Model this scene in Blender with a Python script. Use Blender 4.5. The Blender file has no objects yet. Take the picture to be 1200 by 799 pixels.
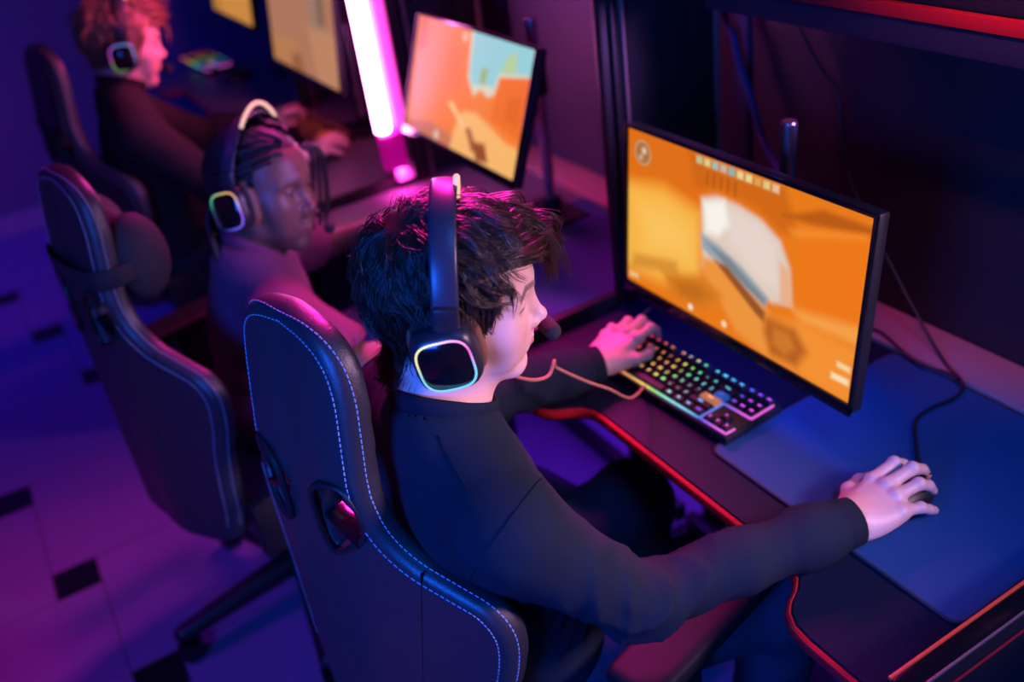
import bpy, bmesh, math, random, colorsys
import numpy as np
from mathutils import Matrix, Vector

random.seed(7)
rng = np.random.default_rng(11)
S = bpy.context.scene
COL = S.collection

# ------------------------------------------------------------------ camera, world, lights, exposure
cam_d = bpy.data.cameras.new('camera')
cam = bpy.data.objects.new('camera', cam_d)
COL.objects.link(cam)
RC = np.array([[0.51173859, -0.39540335, 0.76274491], [0.84944973, 0.36583444, -0.38026349], [-0.1286809, 0.84250896, 0.52308687]])
CAM = np.array([0.0, 0.0, 1.75])
cm = Matrix.Identity(4)
for i in range(3):
    for j in range(3):
        cm[i][j] = RC[i, j]
    cm[i][3] = CAM[i]
cam.matrix_world = cm
cam_d.sensor_width = 36.0
cam_d.lens = 33.536
cam_d.clip_start = 0.02
cam_d.dof.use_dof = True
cam_d.dof.focus_distance = 1.19
cam_d.dof.aperture_fstop = 2.0
S.camera = cam

w = bpy.data.worlds.new('world')
S.world = w
w.use_nodes = True
w.node_tree.nodes['Background'].inputs[0].default_value = (0.02, 0.03, 0.2, 1)
w.node_tree.nodes['Background'].inputs[1].default_value = 0.05

S.view_settings.view_transform = 'Standard'
S.view_settings.look = 'None'
S.view_settings.gamma = 1.0
S.view_settings.use_curve_mapping = False
S.view_settings.exposure = 0.0


def area(name, loc, target, size, power, color, spread=180, size_y=None):
    d = bpy.data.lights.new(name, 'AREA')
    d.energy = power
    d.color = color
    d.size = size
    if size_y:
        d.shape = 'RECTANGLE'
        d.size_y = size_y
    d.spread = math.radians(spread)
    o = bpy.data.objects.new(name, d)
    COL.objects.link(o)
    o.location = loc
    o.rotation_euler = (Vector(target) - Vector(loc)).to_track_quat('-Z', 'Y').to_euler()
    return o


area('blue_room_light', (0.05, -1.15, 1.55), (-0.90, 0.3, 0.95), 0.6, 15, (0.006, 0.12, 1.0), 80)
area('blue_desk_light', (0.35, 0.55, 2.5), (-0.6, 1.0, 0.75), 0.6, 4.0, (0.005, 0.20, 1.0), 70)
area('blue_desk_fill', (-1.12, 1.03, 0.965), (-1.12, 0.88, 0.75), 0.42, 1.1, (0.01, 0.03, 1.0), 150, 0.04)  # added unseen lamp behind the monitor, turns the desk there blue
area('blue_floor_light', (-3.9, -1.2, 2.5), (-4.7, -0.3, 0.2), 0.8, 13, (0.005, 0.02, 1.0), 100)
area('violet_floor_light', (-2.0, -1.2, 2.7), (-2.0, -0.4, 0.0), 0.5, 2.8, (0.34, 0.0, 1.0), 75)
area('violet_floor_fill', (-1.75, 1.05, 0.62), (-1.75, 1.0, 0.0), 0.12, 7, (0.20, 0.03, 1.0), 160, 1.6)  # added unseen lamp that brightens the floor below the desks
area('lavender_key_light', (0.15, 1.32, 1.50), (-0.85, 0.62, 1.04), 0.32, 3.3, (1.0, 0.54, 0.86), 42)
area('magenta_row_light', (-2.40, 1.10, 2.1), (-1.5, 0.4, 1.05), 0.3, 14, (1.0, 0.02, 0.45), 100)
area('magenta_rim_fill', (-2.05, 1.25, 2.30), (-1.0, 0.5, 1.15), 0.30, 11, (1.0, 0.015, 0.40), 60)  # added unseen lamp for the pink rim on the front player's hair
area('purple_face_fill', (-0.95, 1.18, 1.30), (-1.85, 0.45, 1.05), 0.15, 1.0, (0.50, 0.20, 0.9), 45)  # added lamp without a fixture, lifts the second player's face
area('magenta_far_fill', (-2.75, 1.15, 1.60), (-3.0, 0.45, 1.15), 0.25, 6, (1.0, 0.06, 0.30), 100)  # unseen lamp placed close in to colour the far player's face
area('red_band_fill', (-0.55, 0.25, 2.55), (-0.72, 1.10, 1.46), 0.10, 0.45, (1.0, 0.20, 0.28), 22)  # added spot, aimed to brighten the red band of the shelf

# ------------------------------------------------------------------ materials
MATS = {}


def mat(name, col=(0.5, 0.5, 0.5), rough=0.5, metal=0.0, emit=None, estr=0.0, attr=None, emit_attr=None, bump=0.0, bscale=200.0,
        var=0.0, vscale=8.0, spec=0.5, objcol=False, sss=0.0, sheen=0.0, coat=0.0):
    if name in MATS:
        return MATS[name]
    m = bpy.data.materials.new(name)
    m.use_nodes = True
    nt = m.node_tree
    b = nt.nodes['Principled BSDF']
    b.inputs['Base Color'].default_value = (*col, 1)
    b.inputs['Roughness'].default_value = rough
    b.inputs['Metallic'].default_value = metal
    b.inputs['Specular IOR Level'].default_value = spec
    if sheen:
        b.inputs['Sheen Weight'].default_value = sheen
    if coat:
        b.inputs['Coat Weight'].default_value = coat
        b.inputs['Coat Roughness'].default_value = 0.15
    if sss:
        b.inputs['Subsurface Weight'].default_value = sss
        b.inputs['Subsurface Radius'].default_value = (0.01, 0.004, 0.002)
        b.inputs['Subsurface Scale'].default_value = 0.5
    tc = nt.nodes.new('ShaderNodeTexCoord')
    if attr:
        a = nt.nodes.new('ShaderNodeAttribute')
        a.attribute_name = attr
        nt.links.new(a.outputs['Color'], b.inputs['Base Color'])
    elif var:
        n = nt.nodes.new('ShaderNodeTexNoise')
        n.inputs['Scale'].default_value = vscale
        n.inputs['Detail'].default_value = 4
        nt.links.new(tc.outputs['Object'], n.inputs['Vector'])
        r = nt.nodes.new('ShaderNodeMix')
        r.data_type = 'RGBA'
        r.inputs['A'].default_value = (*[c * (1 - var) for c in col], 1)
        r.inputs['B'].default_value = (*[min(1, c * (1 + var)) for c in col], 1)
        nt.links.new(n.outputs['Fac'], r.inputs['Factor'])
        nt.links.new(r.outputs['Result'], b.inputs['Base Color'])
    if bump:
        n = nt.nodes.new('ShaderNodeTexNoise')
        n.inputs['Scale'].default_value = bscale
        n.inputs['Detail'].default_value = 3
        nt.links.new(tc.outputs['Object'], n.inputs['Vector'])
        bp = nt.nodes.new('ShaderNodeBump')
        bp.inputs['Strength'].default_value = bump
        bp.inputs['Distance'].default_value = 0.002
        nt.links.new(n.outputs['Fac'], bp.inputs['Height'])
        nt.links.new(bp.outputs['Normal'], b.inputs['Normal'])
    if emit is not None:
        b.inputs['Emission Color'].default_value = (*emit, 1)
        b.inputs['Emission Strength'].default_value = estr
    if emit_attr:
        a = nt.nodes.new('ShaderNodeAttribute')
        a.attribute_name = emit_attr
        nt.links.new(a.outputs['Color'], b.inputs['Emission Color'])
        b.inputs['Emission Strength'].default_value = estr
    if objcol:
        oi = nt.nodes.new('ShaderNodeObjectInfo')
        nt.links.new(oi.outputs['Color'], b.inputs['Emission Color'])
        b.inputs['Emission Strength'].default_value = estr
    MATS[name] = m
    return m


# ------------------------------------------------------------------ object helpers
def thing(name, label, cat, loc=(0, 0, 0), rot=(0, 0, 0), group=None):
    o = bpy.data.objects.new(name, None)
    o.empty_display_size = 0.05
    COL.objects.link(o)
    o.location = loc
    o.rotation_euler = rot
    return tag(o, label, cat, group)


def tag(o, label, cat, group=None):
    o['label'] = label
    o['category'] = cat
    if group:
        o['group'] = group
    return o


def struct(o):
    o['kind'] = 'structure'
    return o


def link_mesh(name, me, parent):
    o = bpy.data.objects.new(name, me)
    COL.objects.link(o)
    if parent is not None:
        o.parent = parent
    return o


def obj(name, V, F, mats, parent=None, smooth=True, colors=None, midx=None):
    """V: n x 3, F: list of index tuples or an m x k int array."""
    me = bpy.data.meshes.new(name)
    V = np.asarray(V, dtype=np.float32)
    if isinstance(F, np.ndarray):
        k = F.shape[1]
        me.vertices.add(len(V))
        me.vertices.foreach_set('co', V.ravel())
        me.loops.add(F.size)
        me.loops.foreach_set('vertex_index', F.astype(np.int32).ravel())
        me.polygons.add(len(F))
        me.polygons.foreach_set('loop_start', np.arange(0, F.size, k, dtype=np.int32))
        me.update(calc_edges=True)
    else:
        me.from_pydata(V.tolist(), [], F)
        me.update()
    for m in (mats if isinstance(mats, (list, tuple)) else [mats]):
        me.materials.append(m)
    if midx is not None:
        me.polygons.foreach_set('material_index', np.asarray(midx, dtype=np.int32))
    if smooth:
        me.polygons.foreach_set('use_smooth', np.ones(len(me.polygons), dtype=bool))
    if colors is not None:
        a = me.color_attributes.new('Col', 'FLOAT_COLOR', 'POINT')
        c = np.ones((len(V), 4), dtype=np.float32)
        c[:, :3] = colors
        a.data.foreach_set('color', c.ravel())
    return link_mesh(name, me, parent)


def copy_tree(o, parent=None, label=None, group=None):
    c = o.copy()
    COL.objects.link(c)
    if parent is not None:
        c.parent = parent
    if label:
        c['label'] = label
    if group:
        c['group'] = group
    for ch in list(o.children):
        copy_tree(ch, c)
    return c


class MB:
    """Collects shapes in one bmesh."""

    def __init__(self):
        self.bm = bmesh.new()

    def _add(self, b, M=None, mi=0):
        if M is not None:
            bmesh.ops.transform(b, matrix=M, verts=b.verts)
        for f in b.faces:
            f.material_index = mi
        me = bpy.data.meshes.new('tmp')
        b.to_mesh(me)
        b.free()
        self.bm.from_mesh(me)
        bpy.data.meshes.remove(me)
        return self

    def box(self, c, s, bev=0.0, R=None, seg=2, mi=0):
        b = bmesh.new()
        bmesh.ops.create_cube(b, size=1.0)
        bmesh.ops.scale(b, vec=s, verts=b.verts)
        if bev:
            bmesh.ops.bevel(b, geom=b.edges[:], offset=bev, segments=seg, affect='EDGES', profile=0.5)
        M = Matrix.Translation(c)
        if R is not None:
            M = M @ R.to_4x4()
        return self._add(b, M, mi)

    def cyl(self, a, bb, r, r2=None, n=24, bev=0.0, mi=0):
        a, bb = Vector(a), Vector(bb)
        d = bb - a
        b = bmesh.new()
        bmesh.ops.create_cone(b, cap_ends=True, segments=n, radius1=r, radius2=r if r2 is None else r2, depth=d.length)
        if bev:
            es = [e for e in b.edges if len([f for f in e.link_faces if len(f.verts) > 4]) == 1]
            bmesh.ops.bevel(b, geom=es, offset=bev, segments=2, affect='EDGES')
        M = Matrix.Translation((a + bb) / 2) @ d.to_track_quat('Z', 'Y').to_matrix().to_4x4()
        return self._add(b, M, mi)

    def prism(self, poly, z0, z1, bev=0.0, M=None, mi=0, seg=2):
        b = bmesh.new()
        vs = [b.verts.new((x, y, z0)) for x, y in poly]
        f = b.faces.new(vs)
        r = bmesh.ops.extrude_face_region(b, geom=[f])
        bmesh.ops.translate(b, vec=(0, 0, z1 - z0), verts=[v for v in r['geom'] if isinstance(v, bmesh.types.BMVert)])
        bmesh.ops.recalc_face_normals(b, faces=b.faces)
        if bev:
            es = [e for e in b.edges if len([q for q in e.link_faces if len(q.verts) > 4]) >= 1]
            bmesh.ops.bevel(b, geom=es, offset=bev, segments=seg, affect='EDGES')
        return self._add(b, M, mi)

    def sphere(self, c, r, s=(1, 1, 1), n=16, mi=0):
        b = bmesh.new()
        bmesh.ops.create_uvsphere(b, u_segments=n * 2, v_segments=n, radius=r)
        return self._add(b, Matrix.Translation(c) @ Matrix.Diagonal((*s, 1)), mi)

    def tube(self, pts, r, n=10, closed=False, mi=0, flat=None):
        V, F = tube_mesh(pts, r, n, closed, flat)
        b = bmesh.new()
        vs = [b.verts.new(v) for v in V]
        for f in F:
            try:
                b.faces.new([vs[i] for i in f])
            except ValueError:
                pass
        return self._add(b, None, mi)

    def build(self, name, mats, parent=None, smooth=True, auto=35):
        me = bpy.data.meshes.new(name)
        self.bm.normal_update()
        if smooth:
            ca = math.cos(math.radians(auto))
            for f in self.bm.faces:
                f.smooth = True
            for e in self.bm.edges:
                if len(e.link_faces) == 2 and e.link_faces[0].normal.dot(e.link_faces[1].normal) < ca:
                    e.smooth = False
        self.bm.to_mesh(me)
        self.bm.free()
        for m in (mats if isinstance(mats, (list, tuple)) else [mats]):
            me.materials.append(m)
        return link_mesh(name, me, parent)


def spline(pts, n=8, closed=False):
    P = np.asarray(pts, float)
    out = []
    m = len(P)
    for i in range(m if closed else m - 1):
        p0 = P[(i - 1) % m] if (closed or i > 0) else 2 * P[0] - P[1]
        p1 = P[i]
        p2 = P[(i + 1) % m]
        p3 = P[(i + 2) % m] if (closed or i + 2 < m) else 2 * P[-1] - P[-2]
        for t in np.linspace(0, 1, n, endpoint=False):
            out.append(0.5 * ((2 * p1) + (-p0 + p2) * t + (2 * p0 - 5 * p1 + 4 * p2 - p3) * t * t + (-p0 + 3 * p1 - 3 * p2 + p3) * t ** 3))
    if not closed:
        out.append(P[-1])
    return np.array(out)


def tube_mesh(pts, r, n=10, closed=False, flat=None):
    P = np.asarray(pts, float)
    m = len(P)
    r = np.broadcast_to(np.asarray(r, float), (m,))
    T = np.roll(P, -1, 0) - np.roll(P, 1, 0)
    if not closed:
        T[0] = P[1] - P[0]
        T[-1] = P[-1] - P[-2]
    T /= np.linalg.norm(T, axis=1)[:, None] + 1e-12
    up = np.array([0, 0, 1.0])
    if abs(T[0] @ up) > 0.9:
        up = np.array([1.0, 0, 0])
    N = np.zeros_like(P)
    v = up - T[0] * (up @ T[0])
    N[0] = v / np.linalg.norm(v)
    for i in range(1, m):
        v = N[i - 1] - T[i] * (N[i - 1] @ T[i])
        N[i] = v / (np.linalg.norm(v) + 1e-12)
    B = np.cross(T, N)
    a = np.linspace(0, 2 * np.pi, n, endpoint=False)
    fn, fb = flat if flat else (1, 1)
    V = P[:, None, :] + r[:, None, None] * (fn * np.cos(a)[None, :, None] * N[:, None, :] + fb * np.sin(a)[None, :, None] * B[:, None, :])
    V = V.reshape(-1, 3)
    F = []
    for i in range(m if closed else m - 1):
        j = (i + 1) % m
        for k in range(n):
            l = (k + 1) % n
            F.append((i * n + k, i * n + l, j * n + l, j * n + k))
    if not closed:
        F.append(tuple(range(n - 1, -1, -1)))
        F.append(tuple(range((m - 1) * n, m * n)))
    return V, F


def strands_mesh(P, R, sides=3):
    """P: s x n x 3 points, R: s x n radii -> V, F (quads) of many thin tubes."""
    s, n, _ = P.shape
    T = np.gradient(P, axis=1)
    T /= np.linalg.norm(T, axis=2)[..., None] + 1e-9
    ref = np.where(np.abs(T[..., 2:3]) > 0.85, np.array([1.0, 0.2, 0]), np.array([0.1, 0.05, 1.0]))
    A = np.cross(T, ref)
    A /= np.linalg.norm(A, axis=2)[..., None] + 1e-9
    B = np.cross(T, A)
    ang = np.linspace(0, 2 * np.pi, sides, endpoint=False)
    V = P[:, :, None, :] + R[:, :, None, None] * (np.cos(ang)[None, None, :, None] * A[:, :, None, :] + np.sin(ang)[None, None, :, None] * B[:, :, None, :])
    idx = np.arange(s * n * sides).reshape(s, n, sides)
    nx = np.roll(idx, -1, 2)
    F = np.stack([idx[:, :-1], nx[:, :-1], nx[:, 1:], idx[:, 1:]], -1).reshape(-1, 4)
    return V.reshape(-1, 3), F


# ------------------------------------------------------------------ implicit surfaces
def smin(a, b, k):
    if k <= 0:
        return np.minimum(a, b)
    h = np.maximum(k - np.abs(a - b), 0) / k
    return np.minimum(a, b) - h * h * k * 0.25


def smax(a, b, k):
    return -smin(-a, -b, k)


class SDF:
    """Ordered list of primitives in local coordinates, blended smoothly."""

    def __init__(self):
        self.p = []

    def ell(self, c, r, k=0.02, op='u', R=None):
        c, r = np.array(c, float), np.array(r, float)

        def f(P):
            q = P - c
            if R is not None:
                q = q @ R
            k0 = np.sqrt(((q / r) ** 2).sum(1)) + 1e-9
            k1 = np.sqrt(((q / (r * r)) ** 2).sum(1)) + 1e-9
            return k0 * (k0 - 1) / k1
        self.p.append((f, op, k, c, r.max()))
        return self

    def cap(self, a, b, ra, rb=None, k=0.02, op='u'):
        a, b = np.array(a, float), np.array(b, float)
        rb = ra if rb is None else rb
        d = b - a
        L2 = d @ d + 1e-12

        def f(P):
            q = P - a
            t = np.clip(q @ d / L2, 0, 1)
            return np.sqrt(((q - t[:, None] * d) ** 2).sum(1)) - (ra + (rb - ra) * t)
        self.p.append((f, op, k, (a + b) / 2, math.sqrt(L2) / 2 + max(ra, rb)))
        return self

    def box(self, c, h, r=0.0, k=0.0, op='u', R=None):
        c, h = np.array(c, float), np.array(h, float)

        def f(P):
            q = P - c
            if R is not None:
                q = q @ R
            q = np.abs(q) - (h - r)
            return np.sqrt((np.maximum(q, 0) ** 2).sum(1)) + np.minimum(q.max(1), 0) - r
        self.p.append((f, op, k, c, float(np.linalg.norm(h))))
        return self

    def plane(self, c, n, k=0.0, op='i'):
        """keeps the side where (p-c).n < 0"""
        c, n = np.array(c, float), np.array(n, float)
        n = n / np.linalg.norm(n)
        self.p.append((lambda P: (P - c) @ n, op, k, None, None))
        return self

    def fn(self, f, op='u', k=0.0, c=None, r=None):
        self.p.append((f, op, k, c, r))
        return self

    def chain(self, pts, rad, k=0.02):
        for i in range(len(pts) - 1):
            self.cap(pts[i], pts[i + 1], rad[i], rad[i + 1], k)
        return self

    def __call__(self, P):
        lo, hi = P.min(0), P.max(0)
        d = np.full(len(P), 1.0)
        for f, op, k, c, r in self.p:
            if c is not None:
                g = np.maximum(np.maximum(lo - c, c - hi), 0)
                if op in ('u', 's') and np.sqrt((g * g).sum()) - r > k + 0.05:
                    if op == 'u':
                        d = np.minimum(d, max(0.04, np.sqrt((g * g).sum()) - r))
                    continue
            v = f(P)
            if op == 'u':
                d = smin(d, v, k)
            elif op == 's':
                d = smax(d, -v, k)
            elif op == 'i':
                d = smax(d, v, k)
            elif op == 'd':
                d = d + v
        return d


def surf(f, lo, hi, h, clip=True):
    """Surface nets of the zero level of f in the box lo..hi, voxel size h, evaluated only near the surface."""
    lo, hi = np.array(lo, float), np.array(hi, float)
    B = 8
    nb = np.ceil((hi - lo) / (h * B)).astype(int) + 1
    n = nb * B
    bc = (np.stack(np.meshgrid(*[np.arange(k) for k in nb], indexing='ij'), -1).reshape(-1, 3))
    cen = lo + (bc * B + (B - 1) / 2) * h
    key = (bc // 4) @ np.array([1000000, 1000, 1])
    order = np.argsort(key, kind='stable')
    bc, cen, key = bc[order], cen[order], key[order]
    splits = np.flatnonzero(np.diff(key)) + 1
    D = np.full(tuple(n), 1.0, dtype=np.float32)
    off = np.stack(np.meshgrid(*[np.arange(B)] * 3, indexing='ij'), -1).reshape(-1, 3)
    half = B * h * math.sqrt(3) / 2
    for grp_b, grp_c in zip(np.split(bc, splits), np.split(cen, splits)):
        dc = f(grp_c)
        act = np.abs(dc) < half * 1.5 + 0.004
        for s_, b in zip(dc[~act], grp_b[~act]):
            if s_ < 0:
                D[b[0] * B:b[0] * B + B, b[1] * B:b[1] * B + B, b[2] * B:b[2] * B + B] = -1.0
        if act.any():
            ab = grp_b[act]
            idx = (ab[:, None, :] * B + off[None])
            d = f((lo + idx.reshape(-1, 3) * h))
            D[idx[..., 0], idx[..., 1], idx[..., 2]] = d.reshape(len(ab), -1)
    if clip:
        for ax in range(3):
            sl = [slice(None)] * 3
            sl[ax] = 0
            D[tuple(sl)] = np.maximum(D[tuple(sl)], h * 0.3)
            sl[ax] = -1
            D[tuple(sl)] = np.maximum(D[tuple(sl)], h * 0.3)
    ins = D < 0
    c = np.zeros(tuple(n - 1), dtype=np.uint8)
    for dx in (0, 1):
        for dy in (0, 1):
            for dz in (0, 1):
                c += ins[dx:n[0] - 1 + dx, dy:n[1] - 1 + dy, dz:n[2] - 1 + dz]
    ijk = np.argwhere((c > 0) & (c < 8))
    vid = np.full(tuple(n - 1), -1, dtype=np.int32)
    vid[ijk[:, 0], ijk[:, 1], ijk[:, 2]] = np.arange(len(ijk))
    acc = np.zeros((len(ijk), 3))
    cnt = np.zeros(len(ijk))
    corner = np.array([(dx, dy, dz) for dx in (0, 1) for dy in (0, 1) for dz in (0, 1)])
    cv = np.stack([D[ijk[:, 0] + q[0], ijk[:, 1] + q[1], ijk[:, 2] + q[2]] for q in corner], 1)
    for a in range(8):
        for b in range(a + 1, 8):
            if np.abs(corner[a] - corner[b]).sum() != 1:
                continue
            va, vb = cv[:, a], cv[:, b]
            m = (va < 0) != (vb < 0)
            t = np.clip(va[m] / (va[m] - vb[m]), 0.02, 0.98)
            acc[m] += corner[a] + t[:, None] * (corner[b] - corner[a])
            cnt[m] += 1
    V = lo + (ijk + acc / cnt[:, None]) * h
    faces = []
    for ax in range(3):
        u, v = (ax + 1) % 3, (ax + 2) % 3
        s0 = [slice(None)] * 3
        s1 = [slice(None)] * 3
        s0[ax] = slice(0, n[ax] - 1)
        s1[ax] = slice(1, n[ax])
        ch = ins[tuple(s0)] != ins[tuple(s1)]
        e = np.argwhere(ch)
        e = e[(e[:, u] > 0) & (e[:, v] > 0) & (e[:, u] < n[u] - 1) & (e[:, v] < n[v] - 1)]
        flip = ins[tuple(s0)][e[:, 0], e[:, 1], e[:, 2]]
        q = []
        for du, dv in ((1, 1), (0, 1), (0, 0), (1, 0)):
            k = e.copy()
            k[:, u] -= du
            k[:, v] -= dv
            q.append(vid[k[:, 0], k[:, 1], k[:, 2]])
        q = np.stack(q, 1)
        q[~flip] = q[~flip][:, ::-1]
        faces.append(q)
    F = np.concatenate(faces)
    F = F[(F >= 0).all(1)]
    return V, F


def join(parts):
    Vs, Fs, o = [], [], 0
    for V, F in parts:
        Vs.append(V)
        Fs.append(F + o)
        o += len(V)
    return np.concatenate(Vs), np.concatenate(Fs)


def rot_ypr(y, p, r):
    """yaw toward +X, pitch down, roll top toward +X (degrees)"""
    y, p, r = map(math.radians, (y, p, r))
    cy, sy, cp, sp, cr, sr = math.cos(y), math.sin(y), math.cos(p), math.sin(p), math.cos(r), math.sin(r)
    return np.array([[cy, sy, 0], [-sy, cy, 0], [0, 0, 1]]) @ np.array([[1, 0, 0], [0, cp, sp], [0, -sp, cp]]) @ np.array([[cr, 0, sr], [0, 1, 0], [-sr, 0, cr]])


def in_poly(px, py, poly):
    poly = np.asarray(poly, float)
    ins = np.zeros(px.shape, bool)
    d = np.full(px.shape, 1e9)
    for i in range(len(poly)):
        x1, y1 = poly[i]
        x2, y2 = poly[(i + 1) % len(poly)]
        c = (y1 > py) != (y2 > py)
        ins ^= c & (px < (x2 - x1) * (py - y1) / (y2 - y1 + 1e-12) + x1)
        ex, ey = x2 - x1, y2 - y1
        t = np.clip(((px - x1) * ex + (py - y1) * ey) / (ex * ex + ey * ey + 1e-12), 0, 1)
        d = np.minimum(d, np.hypot(px - x1 - t * ex, py - y1 - t * ey))
    return np.where(ins, -d, d)


def srgb(r, g, b):
    f = lambda c: (c / 255 / 12.92) if c / 255 <= 0.04045 else ((c / 255 + 0.055) / 1.055) ** 2.4
    return np.array([f(r), f(g), f(b)])

# ------------------------------------------------------------------ material palette
M_tile = mat('floor_tile', srgb(138, 112, 158), 0.35, var=0.06, vscale=3)
M_tiled = mat('floor_tile_dark', srgb(18, 18, 26), 0.35)
M_grout = mat('floor_grout', srgb(95, 90, 98), 0.8)
M_wall = mat('wall_paint', srgb(120, 122, 150), 0.75, var=0.05)
M_base = mat('baseboard_paint', srgb(170, 172, 190), 0.5)
M_black = mat('black_plastic', (0.012, 0.012, 0.015), 0.42)
M_gloss = mat('gloss_black', (0.006, 0.006, 0.008), 0.12)
M_desk2 = mat('desk_laminate_tube_lit', (0.13, 0.12, 0.14), 0.30, spec=0.6)  # same black laminate, lightened to carry the tube's pink light
M_desk = mat('desk_laminate', (0.010, 0.012, 0.026), 0.46, bump=0.15, bscale=900, spec=0.10)
M_red = mat('red_trim', (0.46, 0.010, 0.015), 0.38)
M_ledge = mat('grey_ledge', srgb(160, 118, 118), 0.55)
M_panel = mat('dark_back_panel', (0.010, 0.010, 0.014), 0.55, var=0.12, vscale=4)
M_alu = mat('anodised_post', (0.035, 0.033, 0.036), 0.32, metal=0.6)
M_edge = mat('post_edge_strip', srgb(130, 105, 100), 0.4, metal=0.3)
M_chrome = mat('polished_steel', (0.55, 0.55, 0.6), 0.25, metal=1.0)
M_leather = mat('black_leatherette', (0.024, 0.026, 0.032), 0.40, bump=0.25, bscale=420, spec=0.55)
M_stitch = mat('pale_stitching', srgb(165, 175, 195), 0.6)
M_cloth_dark = mat('dark_pillow_cloth', (0.012, 0.012, 0.016), 0.8)
M_pad = mat('slate_blue_mat_cloth', srgb(24, 72, 116), 0.75, bump=0.35, bscale=1500)
M_padedge = mat('mat_stitched_edge', (0.02, 0.022, 0.03), 0.7)
M_cable = mat('black_cable', (0.010, 0.010, 0.012), 0.45)
M_cableblue = mat('blue_cable_sleeve', srgb(40, 62, 110), 0.45)
M_cablebrown = mat('brown_braided_cable', srgb(140, 92, 70), 0.6)
M_screen = mat('lit_screen', (0, 0, 0), 0.5, spec=0.10, emit_attr='Col', estr=1.0)
M_led = mat('led_colour', (0.02, 0.02, 0.02), 0.4, emit_attr='Col', estr=2.0)
M_key = mat('keycap', (0.012, 0.012, 0.015), 0.4)
M_legend = mat('lit_legend', (0.02, 0.02, 0.02), 0.4, objcol=True, estr=1.6)
M_keylit = mat('tinted_keycap', (0.02, 0.02, 0.02), 0.4, objcol=True, estr=0.45)
M_tube = mat('led_tube_white', (0.6, 0.2, 0.5), 0.3, emit=(1.0, 0.22, 0.78), estr=32.0)
M_postglow = mat('tube_glow_on_post', (0.5, 0.1, 0.4), 0.3, emit=(1.0, 0.055, 0.55), estr=1.5)  # emission stands in for tube light on the post's side face
M_tubecap = mat('tube_lit_end_block', (0.5, 0.02, 0.3), 0.3, emit=(0.85, 0.0, 0.42), estr=0.35)  # mild emission stands in for tube light shining through the end cap

# ------------------------------------------------------------------ floor
L_, s_ = 0.49, 0.117
ax_, ay_ = -2.33 - s_ / 2 - L_, -0.255 - s_ / 2
V, F, MI = [], [], []
g_ = 0.0022
X0, X1, Y0, Y1 = -5.2, 1.6, -3.2, 2.2


def clip_rect(x0, y0, x1, y1, z, mi):
    x0, x1 = max(x0, X0), min(x1, X1)
    y0, y1 = max(y0, Y0), min(y1, Y1)
    if x1 - x0 < 0.004 or y1 - y0 < 0.004:
        return
    k = len(V)
    V.extend([(x0, y0, z), (x1, y0, z), (x1, y1, z), (x0, y1, z)])
    F.append((k, k + 1, k + 2, k + 3))
    MI.append(mi)


clip_rect(X0, Y0, X1, Y1, -0.0015, 2)
for m_ in range(-12, 14):
    for n_ in range(-12, 14):
        ox, oy = ax_ + m_ * L_ - n_ * s_, ay_ + m_ * s_ + n_ * L_
        clip_rect(ox + g_, oy + g_, ox + L_ - g_, oy + L_ - g_, 0, 0)
        clip_rect(ox + L_ + g_, oy + g_, ox + L_ + s_ - g_, oy + s_ - g_, 0, 1)
struct(obj('floor', V, F, [M_tile, M_tiled, M_grout], None, False, midx=MI))


def slab(name, c, s, m):
    return struct(MB().box(c, s).build(name, m, None, False))


H_ = 3.0
slab('wall_left', (X0 - 0.05, (Y0 + Y1) / 2, H_ / 2), (0.1, Y1 - Y0 + 0.2, H_), M_wall)
slab('wall_right', (X1 + 0.05, (Y0 + Y1) / 2, H_ / 2), (0.1, Y1 - Y0 + 0.2, H_), M_wall)
slab('wall_back', ((X0 + X1) / 2, Y1 + 0.05, H_ / 2), (X1 - X0, 0.1, H_), M_wall)
slab('wall_front', ((X0 + X1) / 2, Y0 - 0.05, H_ / 2), (X1 - X0, 0.1, H_), M_wall)
slab('ceiling', ((X0 + X1) / 2, (Y0 + Y1) / 2, H_ + 0.05), (X1 - X0 + 0.2, Y1 - Y0 + 0.2, 0.1), M_panel)
slab('baseboard_left', (X0 + 0.008, (Y0 + Y1) / 2, 0.05), (0.016, Y1 - Y0 - 0.02, 0.10), M_base)
slab('baseboard_back', ((X0 + X1) / 2, Y1 - 0.008, 0.05), (X1 - X0 - 0.04, 0.016, 0.10), M_base)

# ------------------------------------------------------------------ desks and dividers
PITCH = 0.96
DX = -0.95


def arc(cx, cy, r, a0, a1, n=8):
    return [(cx + r * math.cos(math.radians(a)), cy + r * math.sin(math.radians(a))) for a in np.linspace(a0, a1, n)]


front = [(-0.472, 0.642), (-0.335, 0.642)] + [(-0.30, 0.6435), (-0.275, 0.651), (-0.258, 0.666), (-0.246, 0.686), (-0.232, 0.706), (-0.212, 0.718), (-0.185, 0.721)] + \
    [(0.235, 0.721), (0.265, 0.718), (0.287, 0.707), (0.301, 0.690), (0.310, 0.672), (0.322, 0.657), (0.342, 0.646), (0.37, 0.642), (0.472, 0.642)]
desk_outline = front + [(0.472, 1.33), (-0.472, 1.33)]


M_panel2 = mat('back_panel_tube_lit', srgb(66, 54, 78), 0.6)  # dark back panel, lightened to carry the tube's lavender light


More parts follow.
